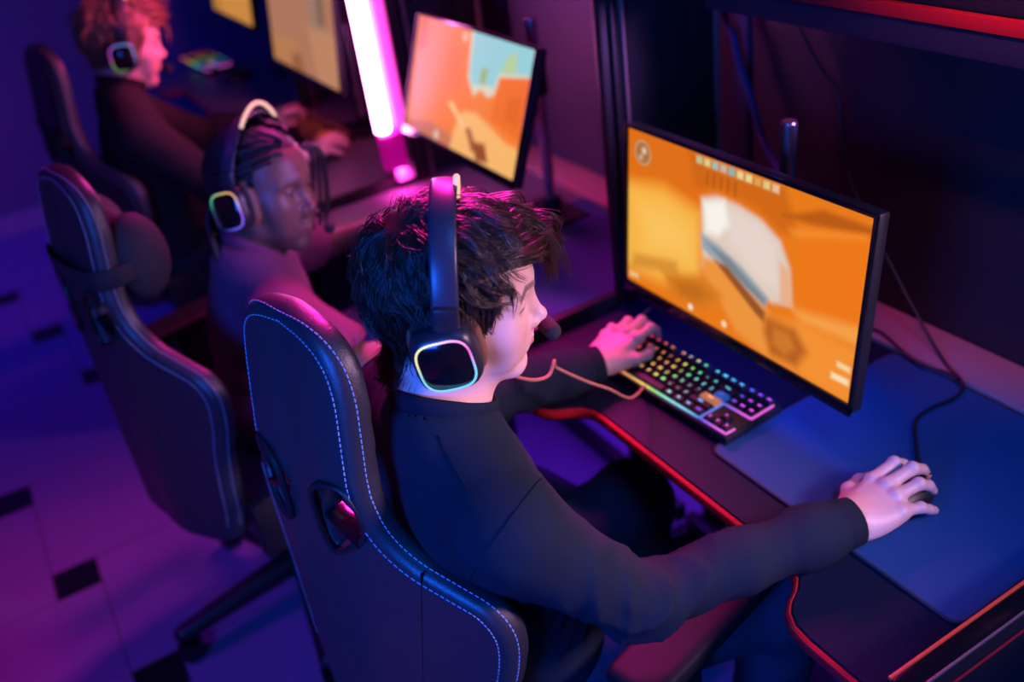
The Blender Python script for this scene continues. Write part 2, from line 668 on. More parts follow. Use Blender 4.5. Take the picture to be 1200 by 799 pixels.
def make_desk(label, pm=M_panel, dm=M_desk):
    t = thing('gaming_desk', label, 'desk', (DX, 0, 0), group='row of gaming desks')
    MB().prism(desk_outline, 0.722, 0.75, 0.003).build('desktop', dm, t)
    p = [(x, y - 0.003, 0.739) for x, y in front]
    MB().tube(p, 0.0090, 10, flat=(1.1, 0.7)).build('edge_trim', M_red, t)
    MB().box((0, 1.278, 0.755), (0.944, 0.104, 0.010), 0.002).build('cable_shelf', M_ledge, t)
    MB().box((0, 1.342, 1.05), (0.944, 0.02, 1.25), 0.002).build('back_panel', pm, t)
    MB().box((0, 1.10, 0.68), (0.93, 0.04, 0.08), 0.003).build('cross_beam', M_black, t)
    MB().box((0, 0.80, 0.70), (0.93, 0.03, 0.035), 0.003).build('cross_beam', M_black, t)
    MB().box((0, 1.12, 0.07), (0.93, 0.03, 0.05), 0.003).build('foot_beam', M_black, t)
    return t


desk = make_desk('black gaming desk with red edge under the sharp keyboard and blue mat')
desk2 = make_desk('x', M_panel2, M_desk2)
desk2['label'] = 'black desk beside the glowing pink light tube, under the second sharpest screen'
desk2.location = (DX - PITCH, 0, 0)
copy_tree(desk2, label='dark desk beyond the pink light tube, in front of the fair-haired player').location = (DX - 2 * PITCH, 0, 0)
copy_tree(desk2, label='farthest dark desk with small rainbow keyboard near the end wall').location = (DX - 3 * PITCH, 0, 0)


def make_divider(label):
    t = thing('booth_divider', label, 'divider', (DX - PITCH / 2, 0, 0), group='booth dividers between the desks')
    m = MB()
    m.box((0, 0.995, 1.0), (0.020, 0.05, 2.0), 0.002)
    m.box((0.005, 0.995, 1.0), (0.028, 0.012, 2.0), 0.002)
    m.build('front_post', M_alu, t)
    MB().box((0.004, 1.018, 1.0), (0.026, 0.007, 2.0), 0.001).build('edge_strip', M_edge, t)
    m = MB()
    m.box((0, 1.205, 1.0), (0.020, 0.05, 2.0), 0.002)
    m.build('rear_post', M_alu, t)
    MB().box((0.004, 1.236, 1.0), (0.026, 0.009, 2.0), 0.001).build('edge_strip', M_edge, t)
    MB().box((0, 1.112, 1.36), (0.010, 0.17, 1.20), 0.001).build('side_panel', M_panel, t)
    m = MB()
    m.box((0, 0.80, 0.764), (0.020, 0.33, 0.034), 0.003)
    m.build('bottom_rail', M_alu, t)
    MB().box((0, 0.95, 0.02), (0.03, 0.62, 0.035), 0.004).build('foot_bar', M_black, t)
    MB().box((0, 0.80, 0.733), (0.03, 0.40, 0.028), 0.004).build('support_arm', M_black, t)
    return t


divider = make_divider('dark booth divider post left of the sharp orange screen')
copy_tree(divider, label='booth divider post carrying the glowing pink light tube').location = (DX - PITCH * 1.5, 0, 0)
copy_tree(divider, label='farthest booth divider post beside the tan screen').location = (DX - PITCH * 2.5, 0, 0)

t = thing('booth_end_panel', 'black booth end panel with orange-red edge lines beside the blue mat', 'panel', (-0.46, 0, 0))
m = MB()
m.box((0.022, 0.98, 0.405), (0.030, 0.70, 0.81), 0.003)
m.build('panel_board', M_panel, t)
MB().box((0.0225, 0.98, 0.812), (0.022, 0.70, 0.004), 0.001).build('panel_cap', M_gloss, t)
MB().box((0.0085, 0.98, 0.813), (0.004, 0.70, 0.005), 0.001).build('edge_trim', mat('orange_red_trim', (0.75, 0.09, 0.03), 0.3), t)
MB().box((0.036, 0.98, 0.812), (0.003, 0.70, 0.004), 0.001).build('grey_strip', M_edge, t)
MB().box((0.0395, 0.98, 0.782), (0.003, 0.70, 0.004), 0.001).build('red_strip', M_red, t)

# overhead shelf
t = thing('overhead_shelf', 'dark overhead shelf with red edge band above the sharp orange screen', 'shelf', (DX + 0.0, 0, 0))
MB().box((0.25, 1.225, 1.60), (1.20, 0.21, 0.42), 0.002).build('shelf_box', M_panel, t)
MB().box((0.25, 1.114, 1.352), (1.20, 0.012, 0.036), 0.002).build('lower_rail', mat('navy_rail', (0.016, 0.018, 0.032), 0.4), t)
MB().box((0.25, 1.1085, 1.382), (1.20, 0.012, 0.020), 0.002).build('red_band', M_red, t)

# ------------------------------------------------------------------ LED tube on the second divider
t = thing('light_tube', 'glowing white LED light tube with its pink glow on the post, standing on the second booth divider', 'light', (DX - PITCH * 1.5, 0, 0))
MB().cyl((0.034, 0.887, 0.925), (0.034, 0.887, 1.98), 0.021, n=20, bev=0.004).build('diffuser', M_tube, t)
MB().box((0.022, 0.942, 1.45), (0.026, 0.034, 1.06), 0.006).build('lit_post_face', M_postglow, t)
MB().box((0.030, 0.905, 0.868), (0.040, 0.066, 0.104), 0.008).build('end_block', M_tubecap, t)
m = MB()
m.box((0.008, 0.93, 1.45), (0.012, 0.08, 1.06), 0.002)
m.box((0.02, 0.93, 0.80), (0.03, 0.05, 0.05), 0.004)
m.build('bracket', mat('pale_pink_channel', srgb(210, 190, 205), 0.4), t)  # bracket in one even pale pink-grey

area('tube_pool_fill', (-2.335, 0.905, 0.813), (-2.325, 0.905, 0.0), 0.05, 0.55, (1.0, 0.05, 0.55), 150)  # added lamp that makes the bright pink spot on the desk


# ------------------------------------------------------------------ monitors
def paint(kind, nx=300, ny=170):
    u, v = np.meshgrid((np.arange(nx) + 0.5) / nx, (np.arange(ny) + 0.5) / ny)
    A = 16 / 9
    col = np.zeros((ny, nx, 3))

    def put(poly, c, soft=0.02, al=1.0):
        d = in_poly(u * A, v, [(x * A, y) for x, y in poly])
        soft = soft * 1.7
        a = np.clip(0.5 - d / soft, 0, 1)
        a = (a * a * (3 - 2 * a))[..., None] * al
        col[:] = col * (1 - a) + srgb(*c) * a

    def disc(x, y, r, c, soft=0.012, al=1.0):
        d = np.hypot((u - x) * A, v - y) - r
        a = np.clip(0.5 - d / soft, 0, 1)[..., None] * al
        col[:] = col * (1 - a) + srgb(*c) * a

    if kind == 1:
        col[:] = srgb(236, 124, 24)
        put([(0, 0), (0.36, 0), (0.36, 0.3), (0.2, 0.25), (0, 0.33)], (226, 112, 22), 0.05)
        put([(-0.05, 0.36), (0.18, 0.29), (0.36, 0.345), (0.375, 0.75), (0.29, 0.86), (0.16, 0.90), (-0.05, 0.92)], (250, 182, 70), 0.09)
        put([(0.06, 0.45), (0.2, 0.42), (0.33, 0.48), (0.33, 0.66), (0.1, 0.72)], (253, 200, 100), 0.15, 0.8)
        put([(0.034, 0.80), (0.26, 0.71), (0.27, 0.79), (0.02, 0.90)], (205, 128, 45), 0.04, 0.7)
        put([(0.30, 0.02), (0.70, 0.02), (0.76, 0.25), (0.69, 0.26), (0.60, 0.19), (0.45, 0.16), (0.36, 0.22), (0.33, 0.18)], (205, 100, 18), 0.05, 0.8)
        for k in range(5):
            put([(0.38 + k * 0.03, 0.09), (0.392 + k * 0.03, 0.09), (0.392 + k * 0.03, 0.17), (0.38 + k * 0.03, 0.17)], (180, 82, 14), 0.015, 0.7)
        put([(0.365, 0.25), (0.432, 0.205), (0.527, 0.208), (0.619, 0.236), (0.697, 0.306), (0.739, 0.427), (0.762, 0.627), (0.684, 0.665), (0.589, 0.63), (0.459, 0.60), (0.385, 0.66)], (226, 205, 190), 0.03)
        put([(0.47, 0.25), (0.6, 0.26), (0.68, 0.34), (0.71, 0.58), (0.62, 0.56), (0.5, 0.44)], (233, 214, 205), 0.06)
        put([(0.375, 0.272), (0.465, 0.214), (0.49, 0.341), (0.448, 0.43), (0.392, 0.441)], (250, 246, 236), 0.04)
        put([(0.70, 0.42), (0.735, 0.44), (0.765, 0.63), (0.715, 0.64)], (235, 170, 120), 0.03, 0.8)
        put([(0.368, 0.461), (0.452, 0.484), (0.553, 0.545), (0.669, 0.648), (0.66, 0.721), (0.512, 0.639), (0.380, 0.546)], (150, 166, 178), 0.025)
        put([(0.40, 0.50), (0.50, 0.53), (0.66, 0.67), (0.655, 0.70), (0.5, 0.60)], (112, 118, 120), 0.02, 0.7)
        put([(0.385, 0.60), (0.44, 0.58), (0.56, 0.66), (0.68, 0.73), (0.70, 1.0), (0.55, 0.95), (0.45, 0.78), (0.38, 0.72)], (240, 150, 62), 0.04)
        put([(0.435, 0.586), (0.492, 0.584), (0.662, 0.743), (0.659, 0.802), (0.626, 0.779)], (150, 84, 40), 0.02)
        put([(0.758, 0.22), (1.02, 0.072), (1.02, 0.58), (0.769, 0.64)], (240, 122, 22), 0.04)
        put([(0.698, 0.165), (0.836, 0.057), (1.0, 0.053), (0.995, 0.092), (0.806, 0.152)], (160, 72, 14), 0.03, 0.7)
        put([(0.72, 0.22), (0.80, 0.18), (0.98, 0.10), (0.98, 0.125), (0.82, 0.21), (0.74, 0.26)], (250, 150, 50), 0.03, 0.6)
        put([(0.76, 0.64), (1.02, 0.56), (1.02, 0.66), (0.80, 0.69)], (250, 170, 80), 0.05, 0.8)
        put([(0.69, 0.75), (0.80, 0.69), (1.0, 0.69), (1.0, 1.0), (0.684, 1.0)], (246, 146, 50), 0.05)
        put([(0.663, 0.764), (0.78, 0.747), (0.832, 0.841), (0.80, 0.958), (0.696, 0.971), (0.663, 0.856)], (184, 96, 30), 0.05)
        put([(0.70, 0.80), (0.76, 0.79), (0.79, 0.86), (0.75, 0.93), (0.70, 0.90)], (214, 126, 46), 0.04, 0.8)
        put([(0.193, 0.823), (0.385, 0.722), (0.474, 0.781), (0.399, 0.93), (0.237, 0.943)], (214, 122, 30), 0.06)
        put([(0.26, 0.84), (0.36, 0.79), (0.42, 0.82), (0.36, 0.9), (0.28, 0.91)], (180, 100, 24), 0.05, 0.6)
        disc(0.075, 0.13, 0.075, (196, 160, 120))
        disc(0.075, 0.13, 0.062, (176, 112, 62))
        disc(0.082, 0.115, 0.020, (226, 206, 176), 0.02)
        disc(0.066, 0.160, 0.014, (214, 196, 170), 0.02)
        cs = [(190, 205, 150), (226, 214, 140), (150, 200, 190), (196, 190, 170), (120, 190, 186), (232, 220, 150), (236, 226, 150), (220, 170, 90), (226, 210, 140), (230, 200, 160)]
        for k, c in enumerate(cs):
            x = 0.335 + k * 0.035
            put([(x, 0.022), (x + 0.026, 0.021), (x + 0.026, 0.063), (x, 0.064)], c, 0.012, 0.9)
        disc(0.335, 0.955, 0.02, (246, 232, 200))
        disc(0.494, 0.945, 0.02, (248, 224, 180))
        put([(0.94, 0.80), (0.985, 0.80), (0.985, 0.83), (0.94, 0.83)], (250, 214, 160), 0.015)
        put([(0.925, 0.875), (0.985, 0.87), (0.985, 0.905), (0.925, 0.91)], (252, 226, 180), 0.015)
        put([(0.01, 0.94), (0.06, 0.93), (0.06, 0.96), (0.01, 0.97)], (240, 200, 140), 0.015)
        col *= 0.97
    elif kind == 2:
        col[:] = srgb(243, 126, 44)
        put([(-0.1, -0.1), (0.30, -0.1), (0.16, 1.1), (-0.1, 1.1)], (246, 140, 92), 0.25)  # peach gradient paints the tube's pink flare into the picture
        put([(0.03, 0.0), (0.10, 0.0), (0.10, 0.26), (0.03, 0.28)], (226, 100, 70), 0.02, 0.6)
        put([(0.32, 0.20), (0.44, 0.16), (0.47, 0.5), (0.36, 0.55)], (236, 118, 40), 0.03, 0.7)
        put([(0.49, -0.05), (1.05, -0.05), (1.05, 0.215), (0.775, 0.29), (0.75, 0.43), (0.70, 0.47), (0.64, 0.43), (0.585, 0.50), (0.52, 0.37)], (214, 214, 188), 0.03)
        put([(0.515, -0.05), (1.05, -0.05), (1.05, 0.185), (0.765, 0.25), (0.735, 0.38), (0.66, 0.38), (0.56, 0.42), (0.53, 0.33)], (142, 206, 212), 0.03)
        put([(0.80, 0.12), (0.862, 0.06), (0.885, 0.19), (0.843, 0.24), (0.775, 0.25)], (176, 206, 150), 0.03)
        put([(0.62, 0.26), (0.67, 0.25), (0.67, 0.38), (0.62, 0.38)], (150, 180, 110), 0.03)
        put([(0.772, 0.29), (1.03, 0.20), (1.03, 0.70), (0.75, 0.62)], (238, 112, 20), 0.02)
        put([(0.85, 0.40), (0.96, 0.38), (0.96, 0.60), (0.85, 0.58)], (222, 100, 18), 0.02, 0.6)
        put([(0.0, 0.93), (0.259, 0.86), (0.479, 0.90), (0.466, 1.05), (0.0, 1.05)], (200, 116, 84), 0.05)
        put([(0.517, 0.654), (0.624, 0.625), (0.736, 0.672), (0.89, 0.752), (1.02, 0.759), (1.0, 1.05), (0.799, 1.05), (0.444, 1.05), (0.468, 0.82)], (246, 182, 108), 0.04)
        put([(0.376, 0.635), (0.421, 0.615), (0.577, 0.788), (0.533, 0.789)], (250, 196, 130), 0.02)
        put([(0.56, 0.78), (0.60, 0.76), (0.68, 0.90), (0.64, 0.95)], (170, 100, 60), 0.02)
        put([(0.63, 0.863), (0.735, 0.831), (0.783, 0.966), (0.688, 1.0)], (150, 76, 40), 0.03)
        disc(0.315, 0.947, 0.04, (224, 196, 176), 0.03)
        disc(0.448, 0.066, 0.04, (240, 190, 150), 0.03)
    elif kind == 3:
        col[:] = srgb(196, 134, 104)
        put([(0.62, -0.05), (0.86, -0.05), (0.8, 0.7), (0.66, 0.62)], (176, 138, 120), 0.05)
        put([(0.76, 0.2), (0.86, 0.2), (0.86, 0.5), (0.76, 0.5)], (120, 90, 76), 0.06, 0.6)
        put([(0.6, 0.55), (1.05, 0.5), (1.05, 1.05), (0.7, 1.05)], (214, 150, 112), 0.08)
        put([(0.0, 0.75), (0.4, 0.7), (0.5, 1.05), (-0.05, 1.05)], (206, 140, 90), 0.06)
        put([(0.3, 0.88), (0.45, 0.82), (0.5, 1.0), (0.32, 1.0)], (150, 92, 60), 0.05, 0.7)
        col *= 0.75
    else:
        col[:] = srgb(196, 132, 60)
        put([(0.3, 0.3), (1.05, 0.2), (1.05, 1.05), (0.2, 1.05)], (222, 150, 70), 0.1)
        col *= 0.8
    return col


def make_monitor(kind, label, loc, yaw, tilt, wid, zbot, pole, ratio=0.572):
    """loc: x, y of the screen's bottom edge centre; pole: (local x, local y, top z)"""
    t = thing('monitor', label, 'monitor', (loc[0], loc[1], 0.75), (0, 0, math.radians(yaw)), 'gaming monitors')
    hgt = wid * ratio
    T = Matrix.Translation((0, 0, zbot - 0.75)) @ Matrix.Rotation(math.radians(-tilt), 4, 'X')

    def xf(V):
        V = np.asarray(V)
        R = np.array(T.to_3x3())
        return V @ R.T + np.array(T.translation)
    m = MB()
    b = 0.006
    m.box((0, 0.011, hgt / 2), (wid, 0.022, hgt), 0.004)
    m.box((0, 0.030, hgt * 0.5), (wid * 0.6, 0.03, hgt * 0.6), 0.01)
    bmesh.ops.transform(m.bm, matrix=T, verts=m.bm.verts)
    m.build('casing', M_black, t)
    m = MB()
    yb = -0.003
    m.box((0, yb, b), (wid, 0.007, 2 * b + 0.008), 0.002)
    m.box((0, yb, hgt - b / 2), (wid, 0.007, b), 0.002)
    m.box((-wid / 2 + b / 2, yb, hgt / 2), (b, 0.007, hgt - 0.002), 0.002)
    m.box((wid / 2 - b / 2, yb, hgt / 2), (b, 0.007, hgt - 0.002), 0.002)
    bmesh.ops.transform(m.bm, matrix=T, verts=m.bm.verts)
    m.build('bezel', M_gloss, t)
    col = paint(kind)
    ny, nx, _ = col.shape
    gx = np.linspace(-wid / 2 + b, wid / 2 - b, nx)
    gz = np.linspace(hgt - b, 2 * b + 0.004, ny)
    XX, ZZ = np.meshgrid(gx, gz)
    V = np.stack([XX.ravel(), np.full(XX.size, -0.0012), ZZ.ravel()], 1)
    I = np.arange(nx * ny).reshape(ny, nx)
    Fq = np.stack([I[:-1, :-1], I[1:, :-1], I[1:, 1:], I[:-1, 1:]], -1).reshape(-1, 4)
    obj('screen', xf(V), Fq, M_screen, t, True, colors=col.reshape(-1, 3))
    px, py, pz = pole
    m = MB()
    m.cyl((px, py, 0.0), (px, py, pz - 0.75), 0.0145, n=28, bev=0.003)
    m.build('stand_pole', M_chrome, t)
    m = MB()
    m.box((px, py, 0.007), (0.17, 0.11, 0.012), 0.005)
    m.cyl((px, py, 0.012), (px, py, 0.05), 0.026, n=24, bev=0.004)
    m.build('stand_foot', M_black, t)
    zc = zbot - 0.75 + hgt * 0.5
    m = MB()
    yb_ = 0.045 + 0.5 * hgt * math.sin(math.radians(tilt))
    m.box((px * 0.5, (py + yb_) / 2, zc), (0.05, abs(py - yb_) + 0.02, 0.05), 0.008)
    m.cyl((px, py, zc - 0.04), (px, py, zc + 0.04), 0.024, n=24, bev=0.004)
    m.build('stand_arm', M_black, t)
    return t


make_monitor(1, 'black monitor with sharp orange arch scene on screen, nearest the camera', (-1.068, 0.938), 0, 5.0, 0.560, 0.842, (-0.016, 0.155, 1.188))
make_monitor(2, 'monitor showing teal sky above orange walls, right of the pink light tube', (-1.974, 0.906), 0, 20, 0.560, 0.950, (0.07, 0.21, 1.235), 0.528)
make_monitor(3, 'blurred tan monitor just left of the pink light tube', (-2.935, 0.89), 0, 8, 0.610, 0.962, (0.0, 0.16, 1.2))
make_monitor(4, 'farthest blurred monitor with amber screen, cut by the top of the frame', (-3.93, 0.96), 0, 8, 0.560, 0.985, (0.0, 0.16, 1.2))


# ------------------------------------------------------------------ keyboards
def hue_at(p):
    xs = [0, 0.10, 0.26, 0.36, 0.43, 0.52, 0.64, 0.77, 0.87, 0.94, 1.0]
    hs = [-0.10, -0.02, 0.03, 0.08, 0.14, 0.36, 0.50, 0.58, 0.70, 0.80, 0.86]
    return float(np.interp(p, xs, hs)) % 1.0


KEYROWS = [
    (0.0, [('Esc', 1), (None, 1), ('F1', 1), ('F2', 1), ('F3', 1), ('F4', 1), (None, .5), ('F5', 1), ('F6', 1), ('F7', 1), ('F8', 1), (None, .5), ('F9', 1), ('F10', 1), ('F11', 1), ('F12', 1), (None, .25), ('Prt', 1), ('Scr', 1), ('Pau', 1)]),
    (1.25, [('~', 1)] + [(c, 1) for c in '1234567890-='] + [('Back', 2), (None, .25), ('Ins', 1), ('Hm', 1), ('PU', 1)]),
    (2.25, [('Tab', 1.5)] + [(c, 1) for c in 'QWERTYUIOP[]'] + [('\\', 1.5), (None, .25), ('Del', 1), ('End', 1), ('PD', 1)]),
    (3.25, [('Caps', 1.75)] + [(c, 1) for c in "ASDFGHJKL;'"] + [('Enter', 2.25)]),
    (4.25, [('Shift', 2.25)] + [(c, 1) for c in 'ZXCVBNM,./'] + [('Shift', 2.75), (None, 1.25), ('^', 1)]),
    (5.25, [('Ctrl', 1.25), ('Win', 1.25), ('Alt', 1.25), (' ', 6.25), ('Alt', 1.25), ('Fn', 1.25), ('Mn', 1.25), ('Ctrl', 1.25), (None, .25), ('<', 1), ('v', 1), ('>', 1)]),
]
UK = 0.0190
TEXT = {}


def text_geo(s):
    if s not in TEXT:
        c = bpy.data.curves.new('t', 'FONT')
        c.body = s
        c.align_x = 'CENTER'
        c.align_y = 'CENTER'
        c.size = 0.0085 if len(s) == 1 else 0.0055
        c.offset = 0.00035
        o = bpy.data.objects.new('t', c)
        COL.objects.link(o)
        dg = bpy.context.evaluated_depsgraph_get()
        me = o.evaluated_get(dg).to_mesh()
        TEXT[s] = ([tuple(v.co) for v in me.vertices], [tuple(p.vertices) for p in me.polygons])
        o.evaluated_get(dg).to_mesh_clear()
        bpy.data.objects.remove(o)
        bpy.data.curves.remove(c)
    return TEXT[s]


def make_keyboard(label, loc, yaw, text=True):
    t = thing('keyboard', label, 'keyboard', loc, (0, 0, math.radians(yaw)), 'gaming keyboards')
    Wk, Dk = 0.358, 0.132
    m = MB()
    m.box((0, 0, 0.010), (Wk, Dk, 0.018), 0.005)
    m.build('case', M_black, t)
    m = MB()
    m.box((0, 0, 0.0195), (Wk - 0.008, Dk - 0.012, 0.002), 0.0008)
    m.build('plate', mat('keyboard_plate', (0.008, 0.008, 0.012), 0.35), t)
    x0, y0 = -18.25 * UK / 2, 6.25 * UK / 2
    for r, (yy, row) in enumerate(KEYROWS):
        x = 0.0
        for name, wd in row:
            if name is not None:
                cx = x0 + (x + wd / 2) * UK
                cy = y0 - (yy + 0.5) * UK
                b = bmesh.new()
                bmesh.ops.create_cube(b, size=1.0)
                bmesh.ops.scale(b, vec=(wd * UK - 0.0022, UK - 0.0022, 0.008), verts=b.verts)
                for v in b.verts:
                    if v.co.z > 0:
                        v.co.x -= math.copysign(0.0022, v.co.x)
                        v.co.y -= math.copysign(0.0020, v.co.y) - 0.0006
                bmesh.ops.bevel(b, geom=[e for e in b.edges], offset=0.0008, segments=1, affect='EDGES')
                bmesh.ops.translate(b, vec=(cx, cy, 0.0245), verts=b.verts)
                me = bpy.data.meshes.new('key')
                lit = name in ('Enter',) or (name == 'Back')
                tinted = (r == 3 and name == 'Enter') or (r == 2 and name == '\\')
                if text and name != ' ':
                    tv, tf = text_geo(name)
                    vs = [b.verts.new((cx + q[0], cy + q[1] + 0.001, 0.0287)) for q in tv]
                    nf = len(b.faces)
                    for f in tf:
                        try:
                            b.faces.new([vs[i] for i in f]).material_index = 1
                        except ValueError:
                            pass
                b.to_mesh(me)
                b.free()
                me.materials.append(M_keylit if tinted else M_key)
                me.materials.append(M_legend)
                o = link_mesh('key', me, t)
                p = (x + wd / 2) / 18.25 + 0.02 * (r - 2)
                c = colorsys.hsv_to_rgb(hue_at(min(1, max(0, p))), 0.92, 1.0)
                o.color = (*c, 1)
                if r == 3 and name == 'Enter':
                    o.color = (1.0, 0.36, 0.16, 1)
                    o['label'] = 'salmon lit wide key'
                if r == 2 and name == '\\':
                    o.color = (0.02, 0.16, 0.9, 1)
                    o['label'] = 'blue lit wide key'
            x += wd
    # glowing strips standing in for key backlight that leaks between the blocks
    zs = 0.0222
    xr = x0 + 15 * UK
    yb = y0 - 6.25 * UK - 0.001
    paths = [
        [(x0 + 0.002, yb), (xr, yb)], [(xr + 0.001, yb), (xr + 0.0015, yb + 3.0 * UK)],
        [(xr + 0.006, yb), (x0 + 18.25 * UK, yb), (x0 + 18.25 * UK + 0.001, yb + 1.0 * UK)],
        [(xr + 0.004, yb + 3.0 * UK), (x0 + 18.2 * UK, yb + 3.0 * UK)], [(x0 + 18.25 * UK + 0.001, yb + 3.0 * UK), (x0 + 18.25 * UK + 0.001, y0 - 0.01)],
    ]
    for pa in paths:
        P = np.concatenate([np.linspace(pa[i], pa[i + 1], 24) for i in range(len(pa) - 1)])
        P3 = np.column_stack([P, np.full(len(P), zs)])
        Vt, Ft = tube_mesh(P3, 0.0021, 6)
        cc = np.array([colorsys.hsv_to_rgb(hue_at(min(1, max(0, (q[0] - x0) / (18.25 * UK)))), 0.85, 1.0) for q in Vt])
        obj('light_strip', Vt, Ft, mat('key_light_strip', (0.02, 0.02, 0.02), 0.3, emit_attr='Col', estr=0.85), t, True, colors=cc)
    return t


kb = make_keyboard('rainbow lit keyboard in focus under the left hand, in front of the sharp screen', (-1.115, 0.872, 0.752), 3.9)
k3 = copy_tree(kb, label='blurred keyboard with orange glow on the desk beyond the pink light tube')
k3.location = (-3.02, 0.90, 0.752)
for ch in list(k3.children):
    if ch.name.startswith('light_strip'):
        bpy.data.objects.remove(ch)
    elif ch.name.startswith('key'):
        ch.color = (1.0, 0.10, 0.05, 1) if rng.random() < 0.5 else (0.5, 0.02, 0.08, 1)
k4 = copy_tree(kb, label='tiny blurred rainbow keyboard on the farthest desk')
k4.location = (-4.35, 0.90, 0.752)

# ------------------------------------------------------------------ mouse mat, mice, cables
t = thing('mouse_mat', 'large slate blue mouse mat on the near desk, under the right hand', 'mouse mat', (-0.714, 1.008, 0.75))


def rrect(hx, hy, r, n=8):
    o = []
    for cx, cy, a in ((hx - r, hy - r, 0), (-hx + r, hy - r, 90), (-hx + r, -hy + r, 180), (hx - r, -hy + r, 270)):
        o += arc(cx, cy, r, a, a + 90, n)
    return o


MB().prism(rrect(0.230, 0.211, 0.018), 0.0006, 0.0042, 0.0012).build('mat_cloth', M_pad, t)
e = [(x, y, 0.0026) for x, y in rrect(0.2305, 0.2115, 0.018)]
MB().tube(e, 0.0026, 8, closed=True).build('stitched_edge', M_padedge, t)


tag(copy_tree(t), 'mouse mat on the purple-lit desk under the monitor with the teal sky', 'mouse mat').location = (-1.69, 1.008, 0.75)


def mouse_sdf():
    s = SDF()
    s.ell((0, -0.005, 0.010), (0.032, 0.062, 0.029), 0)
    s.plane((0, 0, 0.0008), (0, 0, -1), 0.003)
    s.box((0.042, 0.0, 0.018), (0.012, 0.05, 0.008), 0.006, 0.006, 's')
    s.box((-0.042, 0.0, 0.018), (0.012, 0.05, 0.008), 0.006, 0.006, 's')
    return s


def make_mouse(label, loc, yaw):
    t = thing('mouse', label, 'mouse', loc, (0, 0, math.radians(yaw)), 'computer mice')
    V, F = surf(mouse_sdf(), (-0.04, -0.075, -0.004), (0.04, 0.065, 0.046), 0.0022)
    obj('shell', V, F, M_black, t)
    MB().cyl((-0.004, 0.034, 0.034), (0.004, 0.034, 0.034), 0.009, n=18, bev=0.002).build('scroll_wheel', M_gloss, t)
    MB().box((0, 0.030, 0.0345), (0.0012, 0.05, 0.004), 0.0004).build('button_gap', M_gloss, t)
    return t


m1 = make_mouse('black mouse under the right hand on the slate blue mat', (-0.672, 0.915, 0.7545), -6)
copy_tree(m1, label='black mouse under the pink-lit hand beyond the light tube').location = (-2.78, 0.86, 0.751)
copy_tree(m1, label='dark blurred mouse lying alone on the farthest desk').location = (-3.98, 0.93, 0.751)
copy_tree(m1, label='dark mouse on the purple-lit desk beside the monitor with the teal sky').location = (-1.76, 0.99, 0.7545)


def cable(name, label, pts, r, m, n=10):
    o = MB().tube(spline(pts, n), r, 8).build(name, m)
    return tag(o, label, 'cable')


cable('mouse_cable', 'black mouse cable curling over the slate mat to the back panel',
      [(-0.688, 0.975, 0.763), (-0.702, 0.995, 0.760), (-0.742, 1.035, 0.757), (-0.785, 1.085, 0.757), (-0.792, 1.13, 0.757), (-0.786, 1.18, 0.758), (-0.800, 1.215, 0.763), (-0.858, 1.245, 0.764), (-0.93, 1.27, 0.80), (-1.016, 1.285, 0.877), (-1.075, 1.29, 0.94), (-1.127, 1.30, 0.995), (-1.161, 1.305, 1.06), (-1.183, 1.31, 1.15), (-1.240, 1.312, 1.205), (-1.311, 1.312, 1.30), (-1.33, 1.312, 1.36)], 0.0032, M_cable)
cable('screen_cable', 'black cable running from behind the sharp screen along the back shelf',
      [(-1.08, 1.12, 0.79), (-1.04, 1.21, 0.764), (-1.0, 1.243, 0.764), (-0.93, 1.222, 0.765), (-0.878, 1.211, 0.763), (-0.835, 1.222, 0.763), (-0.806, 1.213, 0.768)], 0.0030, M_cable)
cable('bundled_cable', 'thick blue bundled cable hanging behind the sharp screen',
      [(-1.485, 1.30, 1.62), (-1.476, 1.30, 1.29), (-1.443, 1.30, 1.22), (-1.430, 1.30, 1.18), (-1.391, 1.30, 1.10), (-1.347, 1.29, 1.03), (-1.28, 1.27, 0.985), (-1.16, 1.20, 0.96), (-1.08, 1.16, 0.95)], 0.0075, M_cableblue)


# ------------------------------------------------------------------ gaming chairs
half = [(0, 1.245), (0.045, 1.241), (0.078, 1.226), (0.100, 1.198), (0.111, 1.155), (0.114, 1.10), (0.118, 1.03), (0.132, 0.97), (0.165, 0.93), (0.213, 0.905), (0.252, 0.885), (0.273, 0.855), (0.278, 0.82), (0.270, 0.765), (0.252, 0.70), (0.238, 0.62), (0.228, 0.54), (0.205, 0.475), (0.15, 0.455)]
half = [(x_ * 1.04, z_ - 0.020) for x_, z_ in half]
outline = spline(half, 4)
outline = np.concatenate([outline, outline[::-1][:-1] * np.array([-1, 1])])
HOLE = [(0.052, 1.006), (0.100, 1.010), (0.112, 0.940), (0.050, 0.898), (0.036, 0.970)]
BT = 0.020


def back_y(x, z):
    """rear surface of the backrest: bucket-shaped, wings swept forward, head end leaning forward"""
    u = np.abs(x)
    y = np.where(u < 0.12, 0.024 * (u / 0.12) ** 3, 0.024 + (u - 0.12) * 0.36)
    return 0.159 + y + np.where(z > 1, (z - 1) * 0.168, (1 - z) * -0.015)


def back_sdf(P):
    x, z = P[:, 0], P[:, 2]
    d2 = in_poly(x, z, outline)
    u = np.minimum(np.abs(x), 0.3)
    slope = np.where(u < 0.12, 0.6 * (u / 0.12) ** 2, 0.36)
    y = (P[:, 1] - back_y(x, z) - BT - 0.012 * np.clip(1 - u / 0.12, 0, 1)) / np.sqrt(1 + (0.6 * slope) ** 2)
    r = 0.014
    q = np.abs(y) - (BT - r)
    qx = d2 + r
    d = np.sqrt(np.maximum(qx, 0) ** 2 + np.maximum(q, 0) ** 2) + np.minimum(np.maximum(qx, q), 0) - r
    for sgn in (1, -1):
        h = in_poly(x * sgn, z, HOLE)
        d = smax(d, -h, 0.012)
    return d


